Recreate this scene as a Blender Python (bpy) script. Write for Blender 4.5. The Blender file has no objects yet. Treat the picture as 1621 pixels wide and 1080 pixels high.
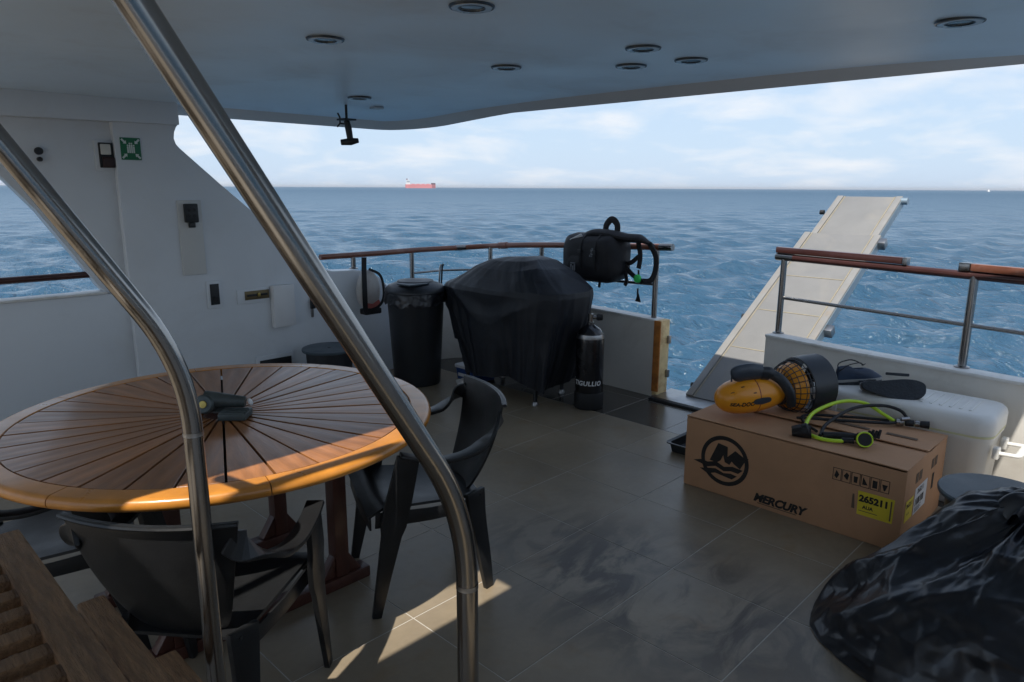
import bpy, bmesh, math, random
import numpy as np
from mathutils import Vector, Matrix, noise as mnoise
random.seed(7)
SC = bpy.context.scene
COL = SC.collection
R = math.radians

# ------------------------------------------------------------------ camera
H = 1.59
yaw, pitch, roll = R(44.3), math.atan((540 - 297.3) / 1120.0), R(0.30)
fw = Vector((math.cos(yaw) * math.cos(pitch), math.sin(yaw) * math.cos(pitch), -math.sin(pitch)))
rt = Vector((math.sin(yaw), -math.cos(yaw), 0))
up = rt.cross(fw)
rt2 = rt * math.cos(roll) + up * math.sin(roll)
up2 = -rt * math.sin(roll) + up * math.cos(roll)
cam = bpy.data.cameras.new('camera')
cam.sensor_fit = 'HORIZONTAL'; cam.sensor_width = 36.0
cam.lens = 1120 / 1621 * 36.0
cam.clip_start = 0.02; cam.clip_end = 90000
camo = bpy.data.objects.new('camera', cam); COL.objects.link(camo)
mw = Matrix((rt2, up2, -fw)).transposed().to_4x4(); mw.translation = Vector((0, 0, H))
camo.matrix_world = mw
SC.camera = camo

# ------------------------------------------------------------------ world, sun, exposure
SUN = Vector((0.567, 0.25, -1.0)).normalized()          # direction the light travels
elev = math.asin(-SUN.z); srot = math.atan2(-SUN.x, -SUN.y)
world = bpy.data.worlds.new('World'); SC.world = world; world.use_nodes = True
wn, wl = world.node_tree.nodes, world.node_tree.links
wn.clear()
w_out = wn.new('ShaderNodeOutputWorld'); w_bg = wn.new('ShaderNodeBackground')
sky = wn.new('ShaderNodeTexSky'); sky.sky_type = 'NISHITA'; sky.sun_disc = False
sky.sun_elevation = elev; sky.sun_rotation = srot
sky.air_density = 1.0; sky.dust_density = 0.35; sky.ozone_density = 2.0
tc = wn.new('ShaderNodeTexCoord')
sep = wn.new('ShaderNodeSeparateXYZ'); wl.new(tc.outputs['Generated'], sep.inputs[0])
# cloud layer: project the view direction on a flat sheet overhead
zc = wn.new('ShaderNodeMath'); zc.operation = 'MAXIMUM'; zc.inputs[1].default_value = 0.0
wl.new(sep.outputs['Z'], zc.inputs[0])
za = wn.new('ShaderNodeMath'); za.operation = 'ADD'; za.inputs[1].default_value = 0.22; wl.new(zc.outputs[0], za.inputs[0])
dv = wn.new('ShaderNodeVectorMath'); dv.operation = 'DIVIDE'
cz = wn.new('ShaderNodeCombineXYZ')
for i in range(3): wl.new(za.outputs[0], cz.inputs[i])
wl.new(tc.outputs['Generated'], dv.inputs[0]); wl.new(cz.outputs[0], dv.inputs[1])
n1 = wn.new('ShaderNodeTexNoise'); n1.inputs['Scale'].default_value = 2.3; n1.inputs['Detail'].default_value = 9
n1.inputs['Roughness'].default_value = 0.56; n1.inputs['Distortion'].default_value = 0.25
wl.new(dv.outputs[0], n1.inputs['Vector'])
cr = wn.new('ShaderNodeValToRGB'); cr.color_ramp.elements[0].position = 0.47; cr.color_ramp.elements[1].position = 0.72
cr.color_ramp.elements[1].color = (0.8, 0.8, 0.8, 1)
wl.new(n1.outputs['Fac'], cr.inputs[0])
mixc = wn.new('ShaderNodeMixRGB'); mixc.inputs[2].default_value = (6.3, 6.45, 6.7, 1)
veil = wn.new('ShaderNodeMixRGB'); veil.inputs[2].default_value = (3.95, 5.0, 6.4, 1)
vf = wn.new('ShaderNodeMapRange'); vf.inputs[1].default_value = 0.0; vf.inputs[2].default_value = 0.75; vf.inputs[3].default_value = 0.93; vf.inputs[4].default_value = 0.25
wl.new(zc.outputs[0], vf.inputs[0]); wl.new(vf.outputs[0], veil.inputs[0]); wl.new(sky.outputs[0], veil.inputs[1])
wl.new(cr.outputs[0], mixc.inputs[0]); wl.new(veil.outputs[0], mixc.inputs[1])
wl.new(mixc.outputs[0], w_bg.inputs[0]); w_bg.inputs[1].default_value = 0.11
wl.new(w_bg.outputs[0], w_out.inputs[0])

sl = bpy.data.lights.new('sun', 'SUN'); sl.energy = 4.4; sl.angle = R(0.53); sl.color = (1.0, 0.95, 0.87)
so = bpy.data.objects.new('sun', sl); COL.objects.link(so)
so.rotation_euler = SUN.to_track_quat('-Z', 'Y').to_euler(); so.location = (-20, -9, 35)
SC.view_settings.view_transform = 'Standard'; SC.view_settings.look = 'None'
SC.view_settings.exposure = 0.46; SC.view_settings.gamma = 1.0
SC.render.engine = 'CYCLES'

# ------------------------------------------------------------------ materials
def M(name, col, rough=0.5, metal=0.0, var=0.08, vs=6.0, bump=0.0, bs=40.0, coat=0.0, dirt=None, dirt_amt=0.0,
      ds=4.0, world_co=False, rvar=0.08, obj_rand=0.0, stretch=None, ior=1.45, aniso=0.0):
    m = bpy.data.materials.new(name); m.use_nodes = True
    n, l = m.node_tree.nodes, m.node_tree.links
    b = n['Principled BSDF']
    b.inputs['Metallic'].default_value = metal; b.inputs['IOR'].default_value = ior
    b.inputs['Coat Weight'].default_value = coat; b.inputs['Coat Roughness'].default_value = 0.12
    if aniso: b.inputs['Anisotropic'].default_value = aniso
    t = n.new('ShaderNodeTexCoord')
    co = t.outputs['Object']
    if world_co:
        g = n.new('ShaderNodeNewGeometry'); co = g.outputs['Position']
    if stretch:
        mp = n.new('ShaderNodeMapping'); mp.inputs['Scale'].default_value = stretch; l.new(co, mp.inputs[0]); co = mp.outputs[0]
    nz = n.new('ShaderNodeTexNoise'); nz.inputs['Scale'].default_value = vs; nz.inputs['Detail'].default_value = 6
    nz.inputs['Roughness'].default_value = 0.6
    l.new(co, nz.inputs['Vector'])
    mr = n.new('ShaderNodeMapRange'); mr.inputs[1].default_value = 0.25; mr.inputs[2].default_value = 0.75
    mr.inputs[3].default_value = 1 - var; mr.inputs[4].default_value = 1 + var
    l.new(nz.outputs['Fac'], mr.inputs[0])
    val = mr.outputs[0]
    if obj_rand:
        oi = n.new('ShaderNodeObjectInfo'); m2 = n.new('ShaderNodeMapRange')
        m2.inputs[3].default_value = 1 - obj_rand; m2.inputs[4].default_value = 1 + obj_rand
        l.new(oi.outputs['Random'], m2.inputs[0])
        mm = n.new('ShaderNodeMath'); mm.operation = 'MULTIPLY'; l.new(val, mm.inputs[0]); l.new(m2.outputs[0], mm.inputs[1]); val = mm.outputs[0]
    mul = n.new('ShaderNodeVectorMath'); mul.operation = 'SCALE'; mul.inputs[0].default_value = col[:3]
    l.new(val, mul.inputs['Scale'])
    c = mul.outputs[0]
    if dirt:
        nd = n.new('ShaderNodeTexNoise'); nd.inputs['Scale'].default_value = ds; nd.inputs['Detail'].default_value = 8
        nd.inputs['Roughness'].default_value = 0.65; nd.inputs['Distortion'].default_value = 0.6
        l.new(co, nd.inputs['Vector'])
        rr = n.new('ShaderNodeValToRGB'); rr.color_ramp.elements[0].position = 0.5; rr.color_ramp.elements[1].position = 0.75
        l.new(nd.outputs['Fac'], rr.inputs[0])
        sc = n.new('ShaderNodeMath'); sc.operation = 'MULTIPLY'; sc.inputs[1].default_value = dirt_amt; l.new(rr.outputs[0], sc.inputs[0])
        mx = n.new('ShaderNodeMixRGB'); mx.inputs[2].default_value = (*dirt, 1); l.new(sc.outputs[0], mx.inputs[0]); l.new(c, mx.inputs[1]); c = mx.outputs[0]
    l.new(c, b.inputs['Base Color'])
    n3 = n.new('ShaderNodeMapRange'); n3.inputs[1].default_value = 0.3; n3.inputs[2].default_value = 0.7
    n3.inputs[3].default_value = max(0.02, rough - rvar); n3.inputs[4].default_value = min(1, rough + rvar)
    nr = n.new('ShaderNodeTexNoise'); nr.inputs['Scale'].default_value = vs * 0.7 + 1; nr.inputs['Detail'].default_value = 5
    l.new(co, nr.inputs['Vector']); l.new(nr.outputs['Fac'], n3.inputs[0]); l.new(n3.outputs[0], b.inputs['Roughness'])
    if bump:
        nb = n.new('ShaderNodeTexNoise'); nb.inputs['Scale'].default_value = bs; nb.inputs['Detail'].default_value = 4
        l.new(co, nb.inputs['Vector'])
        bp = n.new('ShaderNodeBump'); bp.inputs['Strength'].default_value = bump; bp.inputs['Distance'].default_value = 0.01
        l.new(nb.outputs['Fac'], bp.inputs['Height']); l.new(bp.outputs[0], b.inputs['Normal'])
    return m

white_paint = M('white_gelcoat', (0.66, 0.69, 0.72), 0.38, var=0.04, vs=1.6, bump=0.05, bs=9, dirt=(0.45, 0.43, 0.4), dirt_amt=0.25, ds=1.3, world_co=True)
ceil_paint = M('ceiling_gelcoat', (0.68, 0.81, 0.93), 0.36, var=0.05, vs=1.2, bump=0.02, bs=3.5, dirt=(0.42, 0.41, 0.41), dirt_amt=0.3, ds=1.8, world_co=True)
lip_paint = M('roof_edge_paint', (0.62, 0.61, 0.60), 0.5, var=0.06, vs=2, world_co=True)
bulwark_paint = M('bulwark_paint', (0.76, 0.73, 0.67), 0.45, var=0.05, vs=3, bump=0.08, bs=14, dirt=(0.36, 0.30, 0.22), dirt_amt=0.35, ds=2.3, world_co=True)
cap_paint = M('bulwark_cap_paint', (0.72, 0.71, 0.68), 0.5, var=0.08, vs=12, bump=0.3, bs=30, dirt=(0.4, 0.36, 0.3), dirt_amt=0.5, ds=9, world_co=True)
sunlit_rust_paint = M('sunlit_rust_stained_paint', (0.80, 0.60, 0.30), 0.6, var=0.15, vs=9, bump=0.2, bs=40, dirt=(0.36, 0.12, 0.03), dirt_amt=0.85, ds=7, world_co=True)  # rust stains over cream brightened to carry sunlight on the end plate
cream = M('cream_plastic', (0.62, 0.60, 0.54), 0.45, var=0.04)
plastic_white = M('white_plastic', (0.68, 0.68, 0.68), 0.4, var=0.03)
dark_plastic = M('dark_plastic', (0.018, 0.02, 0.022), 0.45, var=0.15)
chair_plastic = M('anthracite_resin', (0.011, 0.0115, 0.0125), 0.38, var=0.14, vs=9, bump=0.06, bs=160, dirt=(0.032, 0.032, 0.032), dirt_amt=0.4, ds=6)
black_rubber = M('black_rubber', (0.012, 0.012, 0.013), 0.6, var=0.2)
steel = M('stainless_steel', (0.29, 0.28, 0.27), 0.22, 1.0, var=0.10, vs=14, bump=0.015, bs=60, rvar=0.07, stretch=(1, 1, 0.25))
steel_dull = M('dull_steel', (0.36, 0.36, 0.36), 0.36, 1.0, var=0.15, vs=10, bump=0.05, bs=60, dirt=(0.25, 0.14, 0.07), dirt_amt=0.35, ds=14)
rail_wood = M('varnished_rail_wood', (0.19, 0.065, 0.035), 0.35, var=0.28, vs=7, bump=0.1, bs=30, coat=0.3, dirt=(0.33, 0.2, 0.15), dirt_amt=0.5, ds=5, world_co=True)
rail_wood_dark = M('dark_rail_wood', (0.050, 0.017, 0.014), 0.35, var=0.28, vs=7, bump=0.1, bs=30, coat=0.35, world_co=True)
teak = M('varnished_teak', (0.33, 0.135, 0.045), 0.38, var=0.34, vs=5, bump=0.08, bs=26, coat=0.30, dirt=(0.16, 0.085, 0.055), dirt_amt=0.7, ds=2.6, obj_rand=0.22, stretch=(1, 7, 7))
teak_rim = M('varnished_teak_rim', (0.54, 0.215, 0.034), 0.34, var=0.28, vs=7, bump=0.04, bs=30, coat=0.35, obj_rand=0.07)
red_wood = M('red_brown_wood', (0.068, 0.023, 0.015), 0.45, var=0.25, vs=8, bump=0.1, bs=40, stretch=(4, 4, 1), coat=0.15)
old_wood = M('weathered_wood', (0.21, 0.118, 0.058), 0.8, var=0.5, vs=9, bump=0.9, bs=34, dirt=(0.07, 0.035, 0.02), dirt_amt=0.85, ds=2.6, obj_rand=0.12, stretch=(9, 1, 9))
cardboard = M('corrugated_cardboard', (0.47, 0.255, 0.135), 0.8, var=0.06, vs=4, bump=0.1, bs=18, dirt=(0.27, 0.15, 0.075), dirt_amt=0.3, ds=2.5)
ink = M('black_print', (0.018, 0.015, 0.013), 0.7, var=0.2, vs=50)
ink_faint = M('faint_print', (0.13, 0.085, 0.055), 0.8, var=0.2, vs=50)
yellow_paper = M('yellow_paper', (0.68, 0.52, 0.03), 0.6, var=0.08, vs=9)
white_paper = M('white_paper', (0.62, 0.62, 0.63), 0.6, var=0.05)
orange_plastic = M('orange_plastic', (0.80, 0.30, 0.015), 0.33, var=0.06, vs=8, coat=0.2)
duct_plastic = M('black_duct_plastic', (0.022, 0.025, 0.03), 0.35, var=0.15)
slate_plastic = M('slate_plastic', (0.035, 0.045, 0.06), 0.35, var=0.15)
lime = M('lime_hose', (0.50, 0.72, 0.03), 0.4, var=0.05)
green_tag = M('green_tag', (0.04, 0.62, 0.12), 0.4, var=0.1)
cooler_white = M('cooler_white', (0.72, 0.71, 0.67), 0.42, var=0.04, vs=4, dirt=(0.5, 0.46, 0.38), dirt_amt=0.3, ds=3)
cooler_seal = M('cooler_seal', (0.62, 0.6, 0.36), 0.5, var=0.06)
bin_grey = M('grey_bin_plastic', (0.05, 0.07, 0.085), 0.45, var=0.14, vs=8, dirt=(0.1, 0.11, 0.12), dirt_amt=0.4, ds=6)
bin_dark = M('dark_bin_plastic', (0.022, 0.024, 0.028), 0.4, var=0.2, vs=8)
cover_cloth = M('black_cover_fabric', (0.013, 0.015, 0.020), 0.50, var=0.2, vs=5, bump=0.25, bs=24)
pack_cloth = M('black_nylon', (0.011, 0.011, 0.014), 0.62, var=0.25, vs=12, bump=0.3, bs=120)
strap_cloth = M('black_webbing', (0.013, 0.013, 0.015), 0.7, var=0.2, vs=30, bump=0.3, bs=200)
tank_paint = M('black_tank_paint', (0.008, 0.008, 0.010), 0.25, var=0.2, coat=0.4)
tank_white = M('white_lettering', (0.72, 0.72, 0.72), 0.5, var=0.05)
brass = M('brass', (0.42, 0.32, 0.10), 0.4, 1.0, var=0.2)
clamp_metal = M('green_grey_metal', (0.07, 0.085, 0.085), 0.45, 0.35, var=0.3, vs=20, bump=0.15, bs=60)
sign_green = M('sign_green', (0.012, 0.15, 0.065), 0.4, var=0.06)
sign_white = M('sign_white', (0.6, 0.66, 0.62), 0.4, var=0.05)
gang_grey = M('gangway_grey_paint', (0.185, 0.183, 0.178), 0.6, var=0.07, vs=5, bump=0.25, bs=140, dirt=(0.3, 0.27, 0.22), dirt_amt=0.4, ds=2.2, world_co=True)
gang_edge = M('gangway_edge_paint', (0.22, 0.215, 0.205), 0.5, var=0.1, vs=6, dirt=(0.3, 0.2, 0.1), dirt_amt=0.4, ds=5, world_co=True)
gang_side = M('gangway_side_metal', (0.25, 0.32, 0.37), 0.4, 0.5, var=0.1)
gang_seam = M('gangway_seam', (0.27, 0.235, 0.165), 0.6, var=0.2, vs=20)
teal_sole = M('navy_shoe', (0.015, 0.03, 0.06), 0.5, var=0.25, vs=20)
sole_dark = M('dark_shoe_sole', (0.020, 0.026, 0.034), 0.65, var=0.25, vs=30, bump=0.5, bs=90)
sole_rim = M('grey_shoe_rim', (0.25, 0.25, 0.24), 0.6, var=0.15, vs=20)
red_fade = M('faded_red', (0.42, 0.12, 0.10), 0.6, var=0.3, vs=9)
buoy_white = M('buoy_vinyl', (0.52, 0.50, 0.47), 0.5, var=0.08, vs=7, dirt=(0.32, 0.12, 0.1), dirt_amt=0.5, ds=5)
hazy_hull_red = M('ship_hazy_red', (0.60, 0.20, 0.20), 0.6, var=0.08, vs=0.03)  # red paled towards pink, part of the distance haze put into the paint
hull_dark = M('ship_dark', (0.15, 0.08, 0.09), 0.6, var=0.1, vs=0.03)
ship_white = M('ship_white', (0.7, 0.7, 0.68), 0.6, var=0.03, vs=0.1)
lens_dark = M('light_lens', (0.16, 0.19, 0.21), 0.2, var=0.08)
ring_dark = M('light_ring', (0.05, 0.06, 0.07), 0.3, 0.6, var=0.1)
ring_light = M('light_trim', (0.40, 0.42, 0.44), 0.3, 0.3, var=0.1)
blue_plastic = M('blue_plastic', (0.02, 0.06, 0.2), 0.4, var=0.1)
rag = M('crumpled_rag', (0.5, 0.47, 0.43), 0.8, var=0.2, vs=20)
red_plastic = M('dull_red', (0.3, 0.05, 0.03), 0.5, var=0.15)

def bag_material():
    m = bpy.data.materials.new('black_polythene'); m.use_nodes = True
    n, l = m.node_tree.nodes, m.node_tree.links; b = n['Principled BSDF']
    b.inputs['Base Color'].default_value = (0.006, 0.007, 0.011, 1); b.inputs['Roughness'].default_value = 0.32
    b.inputs['IOR'].default_value = 1.5
    b.inputs['Coat Weight'].default_value = 0.15; b.inputs['Coat Roughness'].default_value = 0.1
    t = n.new('ShaderNodeTexCoord')
    nz = n.new('ShaderNodeTexNoise'); nz.inputs['Scale'].default_value = 4; nz.inputs['Detail'].default_value = 4; nz.inputs['Distortion'].default_value = 0.6
    l.new(t.outputs['Object'], nz.inputs['Vector'])
    v = n.new('ShaderNodeTexVoronoi'); v.feature = 'DISTANCE_TO_EDGE'; v.inputs['Scale'].default_value = 5.5
    dm = n.new('ShaderNodeVectorMath'); dm.operation = 'MULTIPLY_ADD'; dm.inputs[1].default_value = (0.18, 0.18, 0.18)
    l.new(nz.outputs['Color'], dm.inputs[0]); l.new(t.outputs['Object'], dm.inputs[2]); l.new(dm.outputs[0], v.inputs['Vector'])
    ad = n.new('ShaderNodeMath'); ad.operation = 'MULTIPLY_ADD'; ad.inputs[1].default_value = 1.6
    l.new(v.outputs['Distance'], ad.inputs[0]); l.new(nz.outputs['Fac'], ad.inputs[2])
    bp = n.new('ShaderNodeBump'); bp.inputs['Strength'].default_value = 0.12; bp.inputs['Distance'].default_value = 0.02
    l.new(ad.outputs[0], bp.inputs['Height']); l.new(bp.outputs[0], b.inputs['Normal']); l.new(bp.outputs[0], b.inputs['Coat Normal'])
    return m
bag_mat = bag_material()

def tile_material(name, col, rough, stain):
    m = bpy.data.materials.new(name); m.use_nodes = True
    n, l = m.node_tree.nodes, m.node_tree.links; b = n['Principled BSDF']
    g = n.new('ShaderNodeNewGeometry'); P = g.outputs['Position']
    oi = n.new('ShaderNodeObjectInfo')
    def noise(scale, detail=6, dist=0.0, vec=None, rough_=0.6):
        q = n.new('ShaderNodeTexNoise'); q.inputs['Scale'].default_value = scale; q.inputs['Detail'].default_value = detail
        q.inputs['Distortion'].default_value = dist; q.inputs['Roughness'].default_value = rough_
        l.new(vec or P, q.inputs['Vector']); return q.outputs['Fac']
    def rng(x, a, c, d, e):
        q = n.new('ShaderNodeMapRange'); l.new(x, q.inputs[0])
        for i, v in enumerate((a, c, d, e)): q.inputs[i + 1].default_value = v
        return q.outputs[0]
    def math2(op, x, y):
        q = n.new('ShaderNodeMath'); q.operation = op
        for i, v in enumerate((x, y)):
            if isinstance(v, (int, float)): q.inputs[i].default_value = v
            else: l.new(v, q.inputs[i])
        return q.outputs[0]
    def mix(f, a, col2):
        q = n.new('ShaderNodeMixRGB'); l.new(f, q.inputs[0])
        if isinstance(a, tuple): q.inputs[1].default_value = (*a, 1)
        else: l.new(a, q.inputs[1])
        q.inputs[2].default_value = (*col2, 1); return q.outputs[0]
    big = noise(2.2, 8, 0.4); fine = noise(28, 5)
    val = math2('MULTIPLY', rng(big, 0.3, 0.7, 0.82, 1.14), rng(fine, 0.3, 0.7, 0.94, 1.06))
    val = math2('MULTIPLY', val, rng(oi.outputs['Random'], 0, 1, 0.95, 1.05))
    s = n.new('ShaderNodeVectorMath'); s.operation = 'SCALE'; s.inputs[0].default_value = col; l.new(val, s.inputs['Scale'])
    c = s.outputs[0]
    # brown blotches in the stone print
    bl = rng(noise(5.5, 7, 0.8), 0.56, 0.72, 0, 0.45)
    c = mix(bl, c, (col[0] * 0.95, col[1] * 0.75, col[2] * 0.5))
    rgh = rng(noise(1.7, 6, 0.5), 0.3, 0.7, rough - 0.04, rough + 0.05)
    if stain:
        # dried oily swipe marks on the floor in front of the carton
        sub = n.new('ShaderNodeVectorMath'); sub.operation = 'SUBTRACT'; sub.inputs[1].default_value = (2.25, 1.42, 0); l.new(P, sub.inputs[0])
        mp = n.new('ShaderNodeMapping'); mp.inputs['Rotation'].default_value = (0, 0, R(-62)); mp.inputs['Scale'].default_value = (1.7, 0.95, 1); l.new(sub.outputs[0], mp.inputs[0])
        ln = n.new('ShaderNodeVectorMath'); ln.operation = 'LENGTH'; l.new(mp.outputs[0], ln.inputs[0])
        fall = rng(ln.outputs['Value'], 0.35, 1.0, 1, 0)
        mp2 = n.new('ShaderNodeMapping'); mp2.inputs['Rotation'].default_value = (0, 0, R(-40)); mp2.inputs['Scale'].default_value = (1, 2.3, 1); l.new(P, mp2.inputs[0])
        sw = rng(noise(1.9, 7, 1.6, mp2.outputs[0]), 0.44, 0.60, 0, 1)
        f = math2('MULTIPLY', math2('MULTIPLY', sw, fall), 0.9)
        c = mix(f, c, (0.042, 0.027, 0.014))
        # pale salt film
        sf = rng(noise(1.3, 8, 1.0), 0.55, 0.75, 0, 0.14)
        c = mix(sf, c, (0.27, 0.26, 0.25))
    l.new(c, b.inputs['Base Color']); l.new(rgh, b.inputs['Roughness'])
    bp = n.new('ShaderNodeBump'); bp.inputs['Strength'].default_value = 0.06; bp.inputs['Distance'].default_value = 0.006
    l.new(noise(35, 6), bp.inputs['Height']); l.new(bp.outputs[0], b.inputs['Normal'])
    return m
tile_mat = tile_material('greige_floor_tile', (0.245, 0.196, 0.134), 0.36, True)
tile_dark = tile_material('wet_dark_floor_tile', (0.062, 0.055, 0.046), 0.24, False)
grout = M('pale_grout', (0.46, 0.43, 0.38), 0.8, var=0.15, vs=20, world_co=True)

# ------------------------------------------------------------------ mesh builder
class MB:
    def __init__(s): s.v = []; s.f = []
    def add(s, vs, fs, mat=None):
        o = len(s.v)
        s.v += [tuple(mat @ Vector(p)) if mat else tuple(p) for p in vs]
        s.f += [tuple(i + o for i in f) for f in fs]; return s
    def box(s, lo, hi, mat=None):
        x0, y0, z0 = lo; x1, y1, z1 = hi
        return s.add([(x0, y0, z0), (x1, y0, z0), (x1, y1, z0), (x0, y1, z0), (x0, y0, z1), (x1, y0, z1), (x1, y1, z1), (x0, y1, z1)],
              [(0, 3, 2, 1), (4, 5, 6, 7), (0, 1, 5, 4), (1, 2, 6, 5), (2, 3, 7, 6), (3, 0, 4, 7)], mat)
    def cbox(s, c, d, mat=None):
        return s.box([c[i] - d[i] / 2 for i in range(3)], [c[i] + d[i] / 2 for i in range(3)], mat)
    def prism(s, poly, d, mat=None):
        """poly: list of 3D points (planar), d: extrusion vector"""
        n = len(poly); d = Vector(d); a = [Vector(p) for p in poly]; b = [p + d for p in a]
        fs = [tuple(range(n))[::-1], tuple(range(n, 2 * n))] + [(i, (i + 1) % n, n + (i + 1) % n, n + i) for i in range(n)]
        return s.add(a + b, fs, mat)
    def tube(s, path, r, n=10, caps=True, closed=False, flat=None, mat=None):
        P = [Vector(p) for p in path]; m = len(P)
        rr = r if isinstance(r, (list, tuple)) else [r] * m
        T = []
        for i in range(m):
            a = P[(i - 1) % m] if (closed or i > 0) else P[0]
            b = P[(i + 1) % m] if (closed or i < m - 1) else P[-1]
            T.append((b - a).normalized())
        ref = Vector((0, 0, 1)) if abs(T[0].z) < 0.9 else Vector((1, 0, 0))
        N = (ref - T[0] * ref.dot(T[0])).normalized()
        vs = []
        for i in range(m):
            N = (N - T[i] * N.dot(T[i])); N = N.normalized() if N.length > 1e-6 else T[i].orthogonal().normalized()
            B = T[i].cross(N)
            for k in range(n):
                a = 2 * math.pi * k / n
                f1, f2 = (1, 1) if flat is None else flat
                vs.append(P[i] + (N * math.cos(a) * f1 + B * math.sin(a) * f2) * rr[i])
        fs = []
        for i in range(m if closed else m - 1):
            j = (i + 1) % m
            for k in range(n):
                k2 = (k + 1) % n
                fs.append((i * n + k, i * n + k2, j * n + k2, j * n + k))
        if caps and not closed:
            fs.append(tuple(range(n))[::-1]); fs.append(tuple((m - 1) * n + k for k in range(n)))
        return s.add(vs, fs, mat)
    def lathe(s, prof, n=32, mat=None, a0=0, a1=None, cap=False):
        """prof: list of (r, z) about local z"""
        full = a1 is None; a1 = a0 + 2 * math.pi if full else a1
        k = n if full else n + 1; vs = []
        for r_, z_ in prof:
            for i in range(k):
                a = a0 + (a1 - a0) * i / n
                vs.append((r_ * math.cos(a), r_ * math.sin(a), z_))
        fs = []
        for j in range(len(prof) - 1):
            for i in range(n):
                i2 = (i + 1) % k
                fs.append((j * k + i, j * k + i2, (j + 1) * k + i2, (j + 1) * k + i))
        if not full and cap:
            fs.append(tuple(j * k for j in range(len(prof)))); fs.append(tuple(j * k + n for j in range(len(prof)))[::-1])
        return s.add(vs, fs, mat)
    def ribbon(s, path, w, t, side, mat=None):
        """flat bar: path points, width list along 'side' vectors, thickness list"""
        P = [Vector(p) for p in path]; m = len(P)
        W = w if isinstance(w, (list, tuple)) else [w] * m; Th = t if isinstance(t, (list, tuple)) else [t] * m
        S = side if isinstance(side, list) else [side] * m
        vs = []
        for i in range(m):
            tg = (P[min(i + 1, m - 1)] - P[max(i - 1, 0)]).normalized()
            sd = Vector(S[i]); sd = (sd - tg * sd.dot(tg)).normalized(); nm = tg.cross(sd)
            for a, b in ((-1, -1), (1, -1), (1, 1), (-1, 1)): vs.append(P[i] + sd * a * W[i] / 2 + nm * b * Th[i] / 2)
        fs = [(0, 1, 2, 3)[::-1], tuple((m - 1) * 4 + k for k in range(4))]
        for i in range(m - 1):
            for k in range(4): fs.append((i * 4 + k, i * 4 + (k + 1) % 4, i * 4 + 4 + (k + 1) % 4, i * 4 + 4 + k))
        return s.add(vs, fs, mat)
    def grid(s, fn, nu, nv, thick=0.0, closed_u=False, mat=None):
        """fn(u,v)->point for u,v in 0..1; shell of given thickness if thick"""
        ku = nu if closed_u else nu + 1
        pts = [[Vector(fn(i / nu, j / nv)) for i in range(ku)] for j in range(nv + 1)]
        vs = [p for row in pts for p in row]; fs = []
        for j in range(nv):
            for i in range(nu):
                i2 = (i + 1) % ku
                fs.append((j * ku + i, j * ku + i2, (j + 1) * ku + i2, (j + 1) * ku + i))
        if thick:
            N = []
            for j in range(nv + 1):
                for i in range(ku):
                    a = pts[j][(i + 1) % ku] if closed_u else pts[j][min(i + 1, nu)]
                    b = pts[j][i - 1] if closed_u else pts[j][max(i - 1, 0)]
                    c = pts[min(j + 1, nv)][i]; d = pts[max(j - 1, 0)][i]
                    q = (a - b).cross(c - d); N.append(q.normalized() if q.length > 1e-12 else Vector((0, 0, 1)))
            o = len(vs); vs2 = [p - q * thick for p, q in zip(vs, N)]
            f2 = [tuple(i + o for i in f[::-1]) for f in fs]
            edge = []
            for i in range(nu if not closed_u else ku):
                i2 = (i + 1) % ku
                edge.append((i2, i, i + o, i2 + o))
                a, b = nv * ku + i, nv * ku + i2; edge.append((a, b, b + o, a + o))
            if not closed_u:
                for j in range(nv):
                    a, b = j * ku, (j + 1) * ku; edge.append((a, b, b + o, a + o))
                    a, b = j * ku + nu, (j + 1) * ku + nu; edge.append((b, a, a + o, b + o))
            vs, fs = vs + vs2, fs + f2 + edge
        return s.add(vs, fs, mat)
    def mesh(s, name, bevel=0.0, seg=2, smooth=True, ang=None, weld=True):
        if ang is None: ang = 19 if bevel else 38
        me = bpy.data.meshes.new(name); bm = bmesh.new()
        V = [bm.verts.new(p) for p in s.v]
        for f in s.f:
            try: bm.faces.new([V[i] for i in f])
            except ValueError: pass
        if weld: bmesh.ops.remove_doubles(bm, verts=bm.verts, dist=1e-5)
        bmesh.ops.dissolve_degenerate(bm, dist=1e-6, edges=bm.edges)
        bmesh.ops.recalc_face_normals(bm, faces=bm.faces)
        if bevel:
            es = [e for e in bm.edges if len(e.link_faces) == 2 and e.calc_face_angle(0) > R(30)]
            bmesh.ops.bevel(bm, geom=es, offset=bevel, segments=seg, affect='EDGES', profile=0.6, clamp_overlap=True)
        bm.to_mesh(me); bm.free()
        if smooth:
            me.polygons.foreach_set('use_smooth', [True] * len(me.polygons)); me.set_sharp_from_angle(angle=R(ang))
        return me
    def build(s, name, mat, parent=None, **k):
        return link(name, s.mesh(name, **k), mat, parent)

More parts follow.
